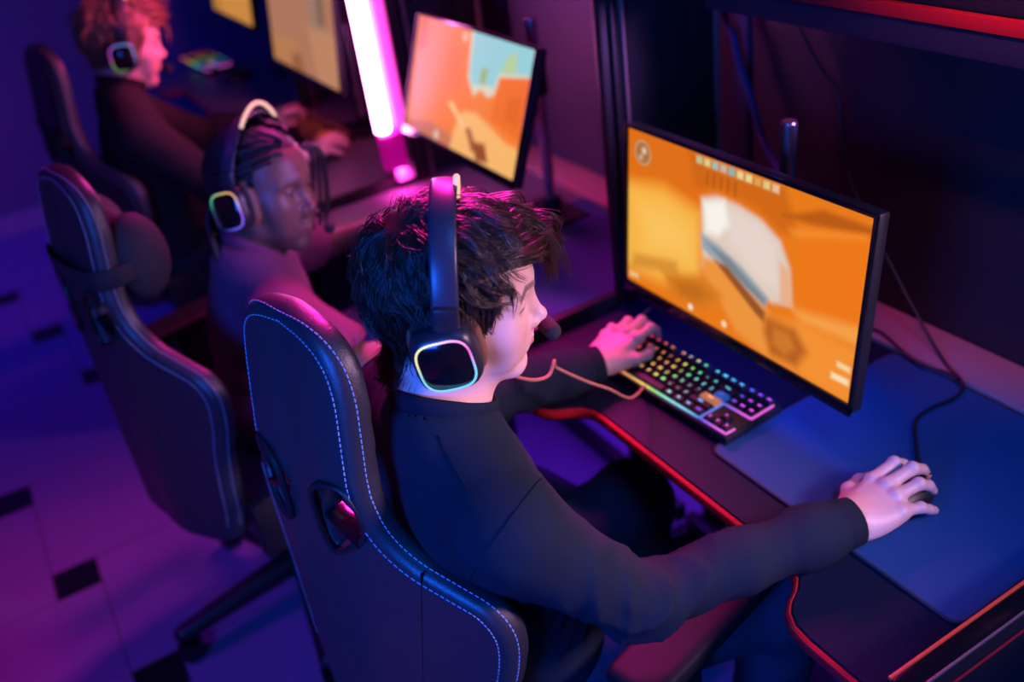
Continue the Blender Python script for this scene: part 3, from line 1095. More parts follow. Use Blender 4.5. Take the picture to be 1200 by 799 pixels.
def make_chair(label):
    t = thing('gaming_chair', label, 'chair', (-0.975, 0.005, 0), (0, 0, math.radians(13.6)), group='gaming chairs')
    V, F = surf(back_sdf, (-0.34, 0.0, 0.42), (0.34, 0.48, 1.29), 0.0065)
    back = obj('backrest', V, F, M_leather, t)
    # stitched seams following the rim: one on the rear rim, one on the side
    n = len(outline)
    segs = []
    base = np.asarray(outline)
    dl = np.linalg.norm(np.diff(np.vstack([base, base[:1]]), axis=0), axis=1)
    cum = np.concatenate([[0], np.cumsum(dl)])
    tot = cum[-1]

    def pt(sv):
        sv = sv % tot
        i = min(np.searchsorted(cum, sv, 'right') - 1, n - 1)
        f = (sv - cum[i]) / dl[i]
        return base[i] * (1 - f) + base[(i + 1) % n] * f
    for inset, side in ((0.016, -1), (0.004, -0.30)):
        sv = 0.0
        while sv < tot:
            a = []
            for q in (sv, sv + 0.0052):
                p = pt(q)
                tg = pt(q + 0.01) - pt(q - 0.01)
                nr = np.array([-tg[1], tg[0]]) / (np.linalg.norm(tg) + 1e-9)
                if in_poly(np.array([p[0] + nr[0] * 0.01]), np.array([p[1] + nr[1] * 0.01]), base)[0] > 0:
                    nr = -nr
                xz = p + nr * inset
                yy = back_y(np.array([xz[0]]), np.array([xz[1]]))[0]
                y1 = yy - 0.03
                Q = np.array([[xz[0], y1, xz[1]]])
                if side == -1:
                    for _ in range(14):
                        dd = back_sdf(Q)[0]
                        Q[0, 1] += max(-0.01, min(0.01, dd * 0.8))
                else:
                    Q[0, 1] = yy + 0.015
                    for _ in range(10):
                        e = 0.001
                        g2 = np.array([nr[0], nr[1]])
                        dd = back_sdf(Q)[0]
                        Q[0, 0] += g2[0] * dd * 0.8
                        Q[0, 2] += g2[1] * dd * 0.8
                a.append(Q[0])
            if a[0][2] > 0.50:
                segs.append(a)
            sv += 0.0078
    A = np.array(segs)
    P = np.stack([A[:, 0] * (1 - k) + A[:, 1] * k for k in (0, 0.5, 1)], 1)
    Vs, Fs = strands_mesh(P, np.full(P.shape[:2], 0.0011), 4)
    obj('stitching', Vs, Fs, M_stitch, back)
    # bezels of the two shoulder openings
    for sgn in (1, -1):
        hp = spline([(x * sgn, z) for x, z in HOLE], 5, True)
        ring = np.column_stack([hp[:, 0], back_y(hp[:, 0], hp[:, 1]) + 0.004, hp[:, 1]])
        MB().tube(ring, 0.0045, 8, closed=True, flat=(1.0, 1.2)).build('opening_bezel', M_black, back)
        m = MB()
        c = (0.074 * sgn, back_y(np.array([0.074]), np.array([0.935]))[0] + 0.022, 0.938)
        m.box(c, (0.07, 0.03, 0.010), 0.003, Matrix.Rotation(math.radians(18 * sgn), 3, 'Y'))
        m.build('opening_wedge', M_gloss, back)
    for sgn in (1, -1):
        zz_ = np.linspace(0.905, 0.50, 16)
        xx_ = np.interp(zz_, [0.5, 0.7, 0.905], [0.125, 0.150, 0.185])
        MB().tube(np.column_stack([xx_ * sgn, back_y(xx_, zz_) + 0.0008, zz_]), 0.0016, 6).build('panel_seam', M_gloss, back)
    # seat
    s = SDF()
    s.box((0, 0.52, 0.455), (0.255, 0.265, 0.055), 0.045, 0)
    s.ell((0.225, 0.50, 0.50), (0.05, 0.24, 0.045), 0.03)
    s.ell((-0.225, 0.50, 0.50), (0.05, 0.24, 0.045), 0.03)
    V, F = surf(s, (-0.31, 0.22, 0.37), (0.31, 0.82, 0.57), 0.010)
    obj('seat', V, F, M_leather, t)
    m = MB()
    m.box((0, 0.45, 0.385), (0.22, 0.30, 0.04), 0.006)
    m.box((0.25, 0.30, 0.47), (0.03, 0.10, 0.14), 0.006)
    m.box((-0.25, 0.30, 0.47), (0.03, 0.10, 0.14), 0.006)
    m.cyl((0.11, 0.42, 0.38), (0.30, 0.40, 0.385), 0.006)
    m.build('tilt_mechanism', M_black, t)
    for sgn in (1, -1):
        m = MB()
        m.box((0.30 * sgn, 0.47, 0.40), (0.16, 0.07, 0.02), 0.004)
        m.box((0.365 * sgn, 0.47, 0.52), (0.032, 0.075, 0.25), 0.008)
        arm = m.build('armrest', M_black, t)
        s = SDF()
        s.box((0.360 * sgn, 0.51, 0.660), (0.048, 0.145, 0.018), 0.016, 0)
        s.fn(lambda P: 0.10 * (P[:, 1] - 0.51) ** 2, 'd')
        V, F = surf(s, (0.360 * sgn - 0.065, 0.34, 0.62), (0.360 * sgn + 0.065, 0.68, 0.70), 0.006)
        obj('arm_pad', V, F, mat('arm_pad_rubber', (0.010, 0.010, 0.012), 0.55, spec=0.12), arm)
    m = MB()
    m.cyl((0, 0.43, 0.20), (0, 0.43, 0.38), 0.025, n=24)
    m.cyl((0, 0.43, 0.10), (0, 0.43, 0.24), 0.036, n=24, bev=0.004)
    m.build('gas_lift', M_black, t)
    MB().cyl((0, 0.43, 0.085), (0, 0.43, 0.145), 0.055, n=28, bev=0.008).build('base_hub', M_black, t)
    for k in range(5):
        a = math.radians(90 + 72 * k + 100)
        R = Matrix.Rotation(a, 3, 'Z')
        s = SDF()
        s.cap((0.03, 0, 0.115), (0.33, 0, 0.085), 0.034, 0.022, 0)
        s.plane((0, 0, 0.068), (0, 0, -1), 0.006)
        V, F = surf(s, (0, -0.05, 0.05), (0.37, 0.05, 0.16), 0.008)
        V = V @ np.array(R).T + np.array([0, 0.43, 0])
        leg = obj('base_leg', V, F, M_black, t)
        c = Vector(R @ Vector((0.325, 0, 0))) + Vector((0, 0.43, 0))
        m = MB()
        u = R @ Vector((0, 1, 0))
        for q in (-0.016, 0.016):
            m.cyl(c + u * (q - 0.008) + Vector((0, 0, 0.029)), c + u * (q + 0.008) + Vector((0, 0, 0.029)), 0.029, n=22, bev=0.004)
        m.cyl(c + Vector((0, 0, 0.03)), c + Vector((0, 0, 0.08)), 0.008)
        m.build('caster', M_gloss, leg)
    return t


chair = make_chair('sharp black gaming chair with pale stitching, behind the dark-shirted player')
ch2 = copy_tree(chair, label='black gaming chair with a strapped neck pillow, behind the player in the mauve shirt')
ch2.location = (-1.78, -0.145, 0)
ch3 = copy_tree(chair, label='dark blurred gaming chair behind the fair-haired player, near the end wall')
ch3.location = (-2.98, -0.03, 0)

# neck pillow on the second chair
t = thing('neck_pillow', 'dark neck pillow strapped to the second gaming chair', 'pillow', (-1.78, -0.145, 0), (0, 0, math.radians(13)))
s = SDF()
s.ell((0, 0.262, 1.05), (0.115, 0.050, 0.075), 0)
s.ell((0.085, 0.275, 1.05), (0.045, 0.055, 0.085), 0.03)
s.ell((-0.085, 0.275, 1.05), (0.045, 0.055, 0.085), 0.03)
V, F = surf(s, (-0.17, 0.20, 0.95), (0.17, 0.36, 1.17), 0.008)
obj('cushion', V, F, M_cloth_dark, t)
zz = 1.045
loop = [(x, back_y(np.array([x]), np.array([zz]))[0] - 0.004, zz) for x in np.linspace(-0.108, 0.108, 9)]
loop += [(0.124, 0.208, zz), (0.127, 0.23, zz), (0.118, 0.26, zz)] + [(x, 0.28, zz) for x in np.linspace(0.09, -0.09, 5)] + [(-0.118, 0.26, zz), (-0.127, 0.23, zz), (-0.124, 0.208, zz)]
Vt, Ft = tube_mesh(spline(loop, 4, True), 0.0022, 8, True, flat=(9.0, 1.0))
obj('strap', Vt, Ft, M_cloth_dark, t)


# ------------------------------------------------------------------ people
def local(Rm, t):
    Rm, t = np.asarray(Rm), np.asarray(t)
    return lambda P: (P - t) @ Rm


def head_sdf(style=1):
    s = SDF()
    s.ell((0, -0.006, 0.034), (0.0765, 0.098, 0.092), 0)
    s.ell((0, 0.036, -0.010), (0.0655, 0.058, 0.088), 0.03)          # face block
    s.ell((0, 0.028, 0.050), (0.068, 0.061, 0.055), 0.02)            # forehead
    s.cap((0.048, 0.012, -0.062), (0.013, 0.072, -0.102), 0.019, 0.0145, 0.03)
    s.cap((-0.048, 0.012, -0.062), (-0.013, 0.072, -0.102), 0.019, 0.0145, 0.03)
    s.cap((0.050, 0.010, -0.010), (0.048, 0.012, -0.06), 0.020, 0.020, 0.03)
    s.cap((-0.050, 0.010, -0.010), (-0.048, 0.012, -0.06), 0.020, 0.020, 0.03)
    s.ell((0, 0.080, -0.102), (0.017, 0.012, 0.013), 0.02)           # chin
    for q in (1, -1):
        s.ell((0.043 * q, 0.060, -0.018), (0.022, 0.020, 0.020), 0.03)    # cheekbone
        s.ell((0.032 * q, 0.066, -0.050), (0.022, 0.020, 0.030), 0.03)    # cheek
        s.cap((0.012 * q, 0.090, 0.029), (0.046 * q, 0.073, 0.026), 0.0085, 0.007, 0.016)   # brow ridge
        s.ell((0.031 * q, 0.097, 0.009), (0.018, 0.014, 0.0125), 0.014, 's')   # eye socket
    nb = 0.0 if style != 2 else 0.002
    s.cap((0, 0.0870, 0.020), (0, 0.1075, -0.022), 0.0066, 0.0080, 0.014)   # nose bridge
    s.ell((0, 0.1105, -0.0265), (0.0090 + nb, 0.0090, 0.0080), 0.008)
    for q in (1, -1):
        s.ell(((0.0110 + nb) * q, 0.0995, -0.0310), (0.0074 + nb, 0.0095, 0.0070), 0.008)
    # muzzle and lips
    s.ell((0, 0.083, -0.058), (0.028, 0.018, 0.024), 0.018)
    lf = 1.0 if style != 2 else 1.35
    s.cap((0.020, 0.0895, -0.0605), (0.005, 0.0990, -0.0565), 0.0032, 0.0046 * lf, 0.005)
    s.cap((-0.020, 0.0895, -0.0605), (-0.005, 0.0990, -0.0565), 0.0032, 0.0046 * lf, 0.005)
    s.cap((0.017, 0.0895, -0.0635), (0, 0.0975, -0.0680), 0.0032, 0.0055 * lf, 0.005)
    s.cap((-0.017, 0.0895, -0.0635), (0, 0.0975, -0.0680), 0.0032, 0.0055 * lf, 0.005)
    s.cap((0.022, 0.096, -0.0620), (0, 0.1055, -0.0618), 0.0011, 0.0012, 0.003, 's')
    s.cap((-0.022, 0.096, -0.0620), (0, 0.1055, -0.0618), 0.0011, 0.0012, 0.003, 's')
    s.ell((0, 0.101, -0.0815), (0.018, 0.008, 0.006), 0.008, 's')       # hollow above chin
    for q in (1, -1):
        s.ell((0.0062 * q, 0.1035, -0.0378), (0.0030, 0.0045, 0.0022), 0.003, 's')   # nostril
        s.ell((0.0315 * q, 0.0765, 0.0095), (0.0152, 0.0150, 0.0142), 0.004)        # lids
        op = 0.0034 if style == 1 else 0.0044
        s.ell((0.0315 * q, 0.0925, 0.0078), (0.0125, 0.0085, op), 0.001, 's')       # opening between lids
    # ear under the headset
    for q in (1, -1):
        s.ell((0.078 * q, -0.006, -0.004), (0.008, 0.018, 0.030), 0.006)
    return s


HEAD_LO, HEAD_HI = np.array((-0.10, -0.125, -0.15)), np.array((0.10, 0.14, 0.145))


def skin_color(P, base, style):
    """pigment of the skin in head coordinates: lips, brows, lash line"""
    x, y, z = P[:, 0], P[:, 1], P[:, 2]
    c = np.tile(np.asarray(base), (len(P), 1))

    def mixc(m, col):
        m = np.clip(m, 0, 1)[:, None]
        c[:] = c * (1 - m) + np.asarray(col) * m
    lip = np.clip((0.0225 - np.abs(x)) / 0.006, 0, 1) * np.clip((0.0098 - np.abs(z + 0.0622) - 0.16 * np.abs(x)) / 0.004, 0, 1) * (y > 0.084)
    mixc(lip * 0.75, (0.50, 0.16, 0.15) if style != 2 else (0.20, 0.075, 0.065))
    ch = np.exp(-(((np.abs(x) - 0.046) / 0.02) ** 2 + ((z + 0.028) / 0.02) ** 2)) * (y > 0.02)
    mixc(ch * 0.25, np.asarray(base) * np.array([0.95, 0.62, 0.60]))
    ax = np.abs(x)
    bz = 0.0325 + 0.006 * np.clip((ax - 0.012) / 0.022, 0, 1) - 0.010 * np.clip((ax - 0.036) / 0.014, 0, 1)
    brow = np.clip((0.0052 - np.abs(z - bz)) / 0.0022, 0, 1) * np.clip((ax - 0.010) / 0.004, 0, 1) * np.clip((0.052 - ax) / 0.006, 0, 1) * (y > 0.05)
    mixc(brow * 0.75, (0.03, 0.018, 0.012) if style != 3 else (0.12, 0.07, 0.04))
    ez = 0.0125 - 14 * (ax - 0.0315) ** 2
    lash = np.clip((0.0022 - np.abs(z - ez)) / 0.0012, 0, 1) * (np.abs(ax - 0.0315) < 0.015) * (y > 0.068)
    mixc(lash * 0.9, (0.02, 0.012, 0.01))
    if style == 2:
        st = np.clip((0.008 - np.abs(z + 0.047)) / 0.004, 0, 1) * (ax < 0.026) * (y > 0.08)
        jaw = np.clip((-0.075 - z) / 0.012, 0, 1) * np.clip((y - 0.02) / 0.02, 0, 1)
        mixc(st * 0.55 + jaw * 0.5, (0.02, 0.012, 0.01))
    return c


def hand_joints(kind, side):
    """finger joints in hand space: y forward from the wrist, z up, x toward the little finger of a right hand"""
    if kind == 'mouse':
        J = dict(index=[(-0.030, 0.084, 0.010), (-0.030, 0.128, 0.015), (-0.028, 0.146, 0.004), (-0.026, 0.156, -0.009)],
                 middle=[(-0.007, 0.086, 0.014), (-0.003, 0.133, 0.019), (-0.001, 0.153, 0.007), (0.000, 0.163, -0.008)],
                 ring=[(0.014, 0.080, 0.011), (0.019, 0.120, 0.012), (0.022, 0.138, 0.001), (0.023, 0.148, -0.014)],
                 little=[(0.033, 0.068, 0.003), (0.041, 0.098, -0.004), (0.044, 0.113, -0.014), (0.045, 0.124, -0.022)],
                 thumb=[(-0.022, 0.022, -0.006), (-0.047, 0.056, -0.006), (-0.056, 0.088, -0.011), (-0.052, 0.112, -0.016)])
    else:
        J = dict(index=[(-0.030, 0.086, 0.016), (-0.033, 0.124, 0.015), (-0.033, 0.139, 0.000), (-0.032, 0.144, -0.014)],
                 middle=[(-0.008, 0.090, 0.019), (-0.008, 0.132, 0.018), (-0.007, 0.147, 0.002), (-0.006, 0.151, -0.013)],
                 ring=[(0.014, 0.085, 0.017), (0.017, 0.123, 0.014), (0.018, 0.137, -0.001), (0.018, 0.141, -0.014)],
                 little=[(0.033, 0.073, 0.010), (0.041, 0.102, 0.005), (0.043, 0.114, -0.006), (0.043, 0.118, -0.016)],
                 thumb=[(-0.022, 0.024, -0.004), (-0.046, 0.054, -0.008), (-0.052, 0.082, -0.012), (-0.046, 0.104, -0.014)])
    return {k: np.array(v) * np.array([side, 1, 1]) for k, v in J.items()}


def hand_sdf(kind, side, wr=(0.026, 0.019)):
    J = hand_joints(kind, side)
    s = SDF()
    X = lambda x, y, z: (x * side, y, z)
    s.ell(X(0, 0.0, 0.0), (wr[0], 0.035, wr[1]), 0)
    s.cap(X(0.0, -0.018, 0.0), X(0.0, 0.01, 0.0), 0.021, 0.022, 0.02)
    rad = dict(index=(0.0100, 0.0090, 0.0080, 0.0070), middle=(0.0102, 0.0092, 0.0082, 0.0072), ring=(0.0098, 0.0086, 0.0078, 0.0068), little=(0.0090, 0.0076, 0.0068, 0.0060), thumb=(0.0140, 0.0112, 0.0096, 0.0082))
    for k, j in J.items():
        if k == 'thumb':
            continue
        w0 = np.array(X({'index': -0.014, 'middle': -0.004, 'ring': 0.008, 'little': 0.016}[k], 0.012, 0.003))
        s.cap(w0, j[0] - np.array([0, 0, 0.004]), 0.0135, 0.0105, 0.016)
    s.ell(X(0.004, 0.050, -0.002), (0.035, 0.042, 0.012), 0.014)
    s.ell(X(0.026, 0.035, -0.005), (0.013, 0.036, 0.012), 0.014)
    s.ell(X(-0.022, 0.035, -0.006), (0.015, 0.032, 0.013), 0.014)
    for k, j in J.items():
        r = rad[k]
        f = SDF()
        for i in range(3):
            f.cap(j[i], j[i + 1], r[i], r[i + 1], 0.004)
        f.ell(j[1] + np.array([0, 0, 0.0015]), (r[1] * 1.05,) * 3, 0.004)
        f.ell(j[0] + np.array([0, -0.002, 0.002]), (r[0] * 0.95,) * 3, 0.006)
        s.fn(f, 'u', 0.006 if k != 'thumb' else 0.012)
    return s, J


def frame(fwd, up=(0, 0, 1)):
    y = np.asarray(fwd, float)
    y = y / np.linalg.norm(y)
    z = np.asarray(up, float)
    z = z - y * (z @ y)
    z /= np.linalg.norm(z)
    return np.stack([np.cross(y, z), y, z], 1)


def wrinkle(P, a=0.003, f=1.0):
    x, y, z = P[:, 0] * f, P[:, 1] * f, P[:, 2] * f
    u = 55 * x + 38 * z + 3.0 * np.sin(17 * y + 9 * x) + 2.0 * np.sin(23 * z - 11 * y)
    v = 47 * y - 41 * z + 3.0 * np.sin(15 * x + 12 * z) + 1.5 * np.sin(29 * y)
    rd = lambda t: (1 - np.abs(np.sin(t * 0.5))) ** 2 * 1.6 - 0.5
    return -a * (rd(u * 1.7) * 0.7 + rd(v * 1.5 + 1.0) * 0.6 + 0.25 * np.sin(0.7 * u + 0.9 * v))


def person_geo(c):
    """c: dict with the pose. Builds body, clothes, eyes under one empty."""
    st = c['style']
    root = thing('person', c['label'], 'person', c['loc'], group=None)
    O = np.array(c['loc'], float)
    Rh, th = c['Rh'], np.array(c['head'], float)
    M_skin = mat('skin_%s' % c['key'], c['skin'], 0.46, attr='Col', bump=0.10, bscale=900, sss=c.get('sss', 0.12))
    hs = head_sdf(st)
    nb = np.array(c['neck'], float)
    toL = local(Rh, th)
    nk_top = th + Rh @ np.array((0, -0.018, -0.055))

    hw = SDF()
    hw.fn(lambda P: hs(toL(P)), 'u', 0)
    hw.cap(nk_top, nb, 0.054, 0.060, 0.022)
    gul = th + Rh @ np.array((0, 0.030, -0.090))
    hw.cap(gul, nb + np.array([0, 0.03, 0.0]), 0.030, 0.035, 0.03)
    cor = np.array([th + Rh @ (HEAD_LO * np.array([a, b, d]) + HEAD_HI * np.array([1 - a, 1 - b, 1 - d])) for a in (0, 1) for b in (0, 1) for d in (0, 1)])
    lo, hi = cor.min(0), cor.max(0)
    lo[2] = nb[2] - 0.03
    lo[:2] = np.minimum(lo[:2], nb[:2] - 0.085)
    hi[:2] = np.maximum(hi[:2], nb[:2] + 0.085)
    V, F = surf(hw, lo, hi, c['hres'])
    pieces = [(V, F)]
    cols = [skin_color(toL(V), c['skin'], st)]
    # trunk, arms, legs under the clothes
    b = SDF()
    sh = [np.array(p, float) for p in c['shoulders']]
    el = [np.array(p, float) for p in c['elbows']]
    wr = [np.array(p, float) for p in c['wrists']]
    ch, pe = np.array(c['chest'], float), np.array(c['pelvis'], float)
    b.ell(ch, (0.145, 0.095, 0.17), 0)
    b.ell((ch + pe) / 2, (0.13, 0.09, 0.16), 0.04)
    b.ell(pe, (0.15, 0.11, 0.10), 0.04)
    b.cap(sh[0], sh[1], 0.045, 0.045, 0.04)
    b.cap(nb - np.array([0, 0, 0.01]), (ch + nb) / 2, 0.050, 0.07, 0.04)
    for i in (0, 1):
        b.chain([sh[i], el[i], wr[i]], [0.046, 0.036, 0.0235], 0.02)
        kn, an = np.array(c['knees'][i], float), np.array(c['ankles'][i], float)
        hp = pe + np.array([0.09 if i == 0 else -0.09, 0.02, -0.01])
        b.chain([hp, kn, an], [0.066, 0.047, 0.032], 0.03)
    allp = np.array(sh + el + wr + [pe, ch] + [np.array(k) for k in c['knees']] + [np.array(k) for k in c['ankles']])
    V, F = surf(b, allp.min(0) - 0.20, allp.max(0) + np.array([0.2, 0.2, 0.14]), 0.012)
    pieces.append((V, F))
    cols.append(np.tile(np.asarray(c['skin']), (len(V), 1)))
    # hands
    for i in (0, 1):
        side = 1 if i == 0 else -1
        s, J = hand_sdf(c['hands'][i], side)
        Rw = frame(c['hand_dir'][i], c.get('hand_up', [(0, 0, 1)] * 2)[i])
        V, F = surf(s, (-0.085, -0.05, -0.04), (0.085, 0.18, 0.05), c['fres'])
        nails = np.zeros(len(V))
        for k, j in J.items():
            dr = (j[3] - j[2]) / np.linalg.norm(j[3] - j[2])
            up = np.cross(np.cross(dr, (0, 0, 1.0)), dr)
            if np.linalg.norm(up) < 1e-3:
                up = np.array([0, 1.0, 0])
            up = up / np.linalg.norm(up)
            if up[2] < 0:
                up = -up
            q = V - (j[3] + up * 0.006 - dr * 0.001)
            nails = np.maximum(nails, np.clip((0.0058 - np.linalg.norm(q, axis=1)) / 0.001, 0, 1))
        pieces.append((V @ Rw.T + wr[i], F))
        base = np.asarray(c['skin'])
        cols.append(base * (1 - 0.25 * nails[:, None]) + np.array((0.75, 0.52, 0.48)) * 0.25 * nails[:, None] if st != 2 else np.tile(base, (len(V), 1)))
    V, F = join(pieces)
    obj('body', V - O, F, M_skin, root, True, colors=np.concatenate(cols))
    # eyes
    for q in (1, -1):
        ec = np.array((0.0315 * q, 0.0768, 0.0092))
        mm = MB().sphere((0, 0, 0), 0.0128, n=14)
        me_o = mm.build('eye', [mat('eyeball', (0.75, 0.73, 0.72), 0.15), mat('iris', (0.06, 0.03, 0.015), 0.1)], root)
        gz = np.array(c.get('gaze', (0, 1, -0.12)), float)
        gz /= np.linalg.norm(gz)
        for p in me_o.data.polygons:
            p.material_index = 1 if (np.array(p.center) / 0.0128) @ gz > 0.86 else 0
        for v in me_o.data.vertices:
            v.co = Vector(Rh @ (ec + np.array(v.co)) + th - O)
    # ------- clothes
    hole = SDF()
    cd = (nk_top - nb) / np.linalg.norm(nk_top - nb)
    sm = SDF()
    k = c.get('bulk', 1.0)
    sm.ell(ch, (0.172 * k, 0.110, 0.19), 0)
    sm.ell((ch + pe) / 2 + np.array([0, 0.01, 0]), (0.172 * k, 0.128, 0.19), 0.05)
    sm.ell(pe + np.array([0, 0.0, 0.03]), (0.178 * k, 0.135, 0.11), 0.05)
    s0, s1 = sh
    up = np.array([0, 0, 1.0])
    sm.cap(s0, s1, 0.060, 0.060, 0.05)
    sm.cap(nb - cd * 0.02, s0 * 0.75 + nb * 0.25 + up * 0.0, 0.062, 0.050, 0.04)
    sm.cap(nb - cd * 0.02, s1 * 0.75 + nb * 0.25, 0.062, 0.050, 0.04)
    ar = c.get('sleeve', (0.072, 0.058, 0.040))
    cf = []
    for i in (0, 1):
        if c.get('short'):
            m_ = sh[i] + (el[i] - sh[i]) * 0.62
            sm.cap(sh[i], m_, ar[0], ar[0] * 0.92, 0.035)
        else:
            wd = (wr[i] - el[i]) / np.linalg.norm(wr[i] - el[i])
            end = wr[i] - wd * 0.030
            mid = (el[i] + end) / 2 + np.array([0, 0, 0.004])
            sm.chain([sh[i], el[i], mid, end], [ar[0], ar[1], ar[1] * 0.86, ar[2]], 0.03)
            sm.ell(end - wd * 0.035, (ar[2] * 1.12,) * 3, 0.02)
            cf.append((end, wd))
    wa = c.get('wrk', 0.0022)

    def disp(P):
        m = np.full(len(P), 0.18)
        for i in (0, 1):
            dd = np.linalg.norm(P - el[i], axis=1)
            m = np.maximum(m, np.clip(1.35 - dd / 0.15, 0, 1))
            dd = np.linalg.norm(P - (sh[i] * 0.7 + ch * 0.3 + np.array([0, 0.02, -0.03])), axis=1)
            m = np.maximum(m, np.clip(1.1 - dd / 0.13, 0, 0.8))
        return wrinkle(P, wa) * m
    sm.fn(disp, 'd')
    sm.cap(nb - cd * 0.03 + np.array([0, 0.006, 0]), nb + cd * 0.2, 0.062, 0.064, 0.01, 's')
    for i in (0, 1):
        if c.get('short'):
            dd = (el[i] - sh[i]) / np.linalg.norm(el[i] - sh[i])
            e_ = sh[i] + (el[i] - sh[i]) * 0.60
            hole_ = SDF()
            sm.cap(e_ , el[i] + dd * 0.1, 0.050, 0.060, 0.006, 's')
    V, F = surf(sm, allp[:8].min(0) - 0.16, np.maximum(allp[:8].max(0) + 0.13, nb + 0.1), c['sres'])
    M_shirt = mat('shirt_%s' % c['key'], c['shirt'], 0.85, bump=0.5, bscale=1300, spec=0.2, sheen=c.get('sheen', 0.0), var=0.12, vscale=30)
    mat('collar_%s' % c['key'], tuple(np.array(c['shirt']) * 0.85), 0.85, bump=0.6, bscale=700, spec=0.2)
    shirt = obj('shirt', V - O, F, M_shirt, root)
    # sewn seams: armholes and shoulder lines, laid on the cloth
    if c.get('seams'):
        def lay(cen, dirs):
            out_ = []
            for d_ in dirs:
                t_ = np.linspace(0.0, 0.16, 120)
                ds = sm(cen + d_ * t_[:, None])
                k_ = np.argmax(ds > 0)
                out_.append(cen + d_ * (t_[k_] + 0.0004))
            return np.array(out_)
        for i in (0, 1):
            ax = el[i] - sh[i]
            ax = ax / np.linalg.norm(ax) + np.array([0.9 if i == 0 else -0.9, 0, 0])
            ax /= np.linalg.norm(ax)
            Rf = frame(ax)
            cen = sh[i] + np.array([-0.012 if i == 0 else 0.012, 0, -0.006])
            gs = np.radians(np.linspace(-20, 200, 40))
            ringp = lay(cen, [Rf @ np.array([math.cos(g), 0, math.sin(g)]) for g in gs])
            ringp = ringp[np.linalg.norm(ringp - cen, axis=1) < 0.13]
            Vt, Ft = tube_mesh(ringp, 0.0009, 6)
            obj('seam', Vt - O, Ft, mat('collar_%s' % c['key'], (0, 0, 0)), shirt)
            cs_ = [nb * (1 - f) + sh[i] * f + np.array([0, -0.012, -0.03]) for f in np.linspace(0.38, 0.9, 14)]
            line = np.array([lay(q_, [np.array([0, -0.25, 1.0])])[0] for q_ in cs_])
            Vt, Ft = tube_mesh(line, 0.0009, 6)
            obj('seam', Vt - O, Ft, mat('collar_%s' % c['key'], (0, 0, 0)), shirt)
    # collar band
    Rn = frame(np.cross(cd, (1, 0, 0)) * -1, cd)
    Rn = frame(np.array([0, 1.0, 0]) - cd * cd[1], cd)
    ring = []
    for a in np.linspace(0, 2 * np.pi, 40, endpoint=False):
        ring.append(nb + Rn @ np.array([0.067 * math.cos(a), 0.065 * math.sin(a) + 0.006, 0.012 - 0.010 * math.sin(a)]))
    Vt, Ft = tube_mesh(ring, 0.0045, 10, True, flat=(3.0, 1.0))
    obj('collar', Vt - O, Ft, mat('collar_%s' % c['key'], tuple(np.array(c['shirt']) * 0.85), 0.85, bump=0.6, bscale=700, spec=0.2), shirt)
    for end, wd in cf:
        P = [end - wd * 0.012, end, end + wd * 0.018, end + wd * 0.038, end + wd * 0.0395, end + wd * 0.036]
        Vt, Ft = tube_mesh(P, [ar[2] * 0.93, ar[2] * 0.98, ar[2] * 0.93, ar[2] * 0.88, ar[2] * 0.82, ar[2] * 0.74], 28)
        obj('cuff', Vt - O, Ft, mat('collar_%s' % c['key'], (0, 0, 0)), shirt)
    # trousers and shoes
    tr = SDF()
    tr.ell(pe + np.array([0, 0, -0.02]), (0.172, 0.135, 0.10), 0)
    for i in (0, 1):
        kn, an = np.array(c['knees'][i], float), np.array(c['ankles'][i], float)
        hp = pe + np.array([0.09 if i == 0 else -0.09, 0.02, -0.01])
        tr.chain([hp, kn, an], [0.088, 0.070, 0.055], 0.04)
        tr.ell(kn, (0.070, 0.072, 0.068), 0.03)
    tr.fn(lambda P: wrinkle(P, 0.0028, 0.8), 'd')
    tp = np.array([pe] + [np.array(p) for p in c['knees']] + [np.array(p) for p in c['ankles']])
    V, F = surf(tr, tp.min(0) - np.array([0.2, 0.17, 0.07]), tp.max(0) + np.array([0.2, 0.12, 0.12]), 0.010)
    obj('trousers', V - O, F, mat('trousers_%s' % c['key'], c['trousers'], 0.85, bump=0.5, bscale=900, var=0.2, vscale=25), root)
    for i in (0, 1):
        an = np.array(c['ankles'][i], float)
        s = SDF()
        s.ell(an + np.array([0, 0.0, -0.03]), (0.045, 0.055, 0.055), 0)
        s.ell(an + np.array([0, 0.10, -0.055]), (0.046, 0.12, 0.04), 0.04)
        s.plane((0, 0, 0.002), (0, 0, -1), 0.01)
        lo = an + np.array([-0.08, -0.09, -0.12])
        V, F = surf(s, (lo[0], lo[1], -0.02), an + np.array([0.08, 0.26, 0.06]), 0.009)
        obj('shoe', V - O, F, mat('shoe_leather', (0.02, 0.02, 0.024), 0.5), root)
    return root


SC_C, SC_R = np.array((0, -0.006, 0.034)), np.array((0.0775, 0.099, 0.093))


def hairline(x, y):
    base = np.interp(y, [-0.11, -0.06, -0.03, 0.0, 0.026, 0.033, 0.042, 0.052, 0.062, 0.08, 0.10], [-0.075, -0.072, -0.05, -0.025, -0.030, -0.025, 0.020, 0.045, 0.060, 0.074, 0.080])
    return base - 0.012 * np.clip((-x - 0.01) / 0.03, 0, 1) * np.clip((y - 0.05) / 0.02, 0, 1)


def scalp_region(p, style=1):
    return p[:, 2] > hairline(p[:, 0], p[:, 1])


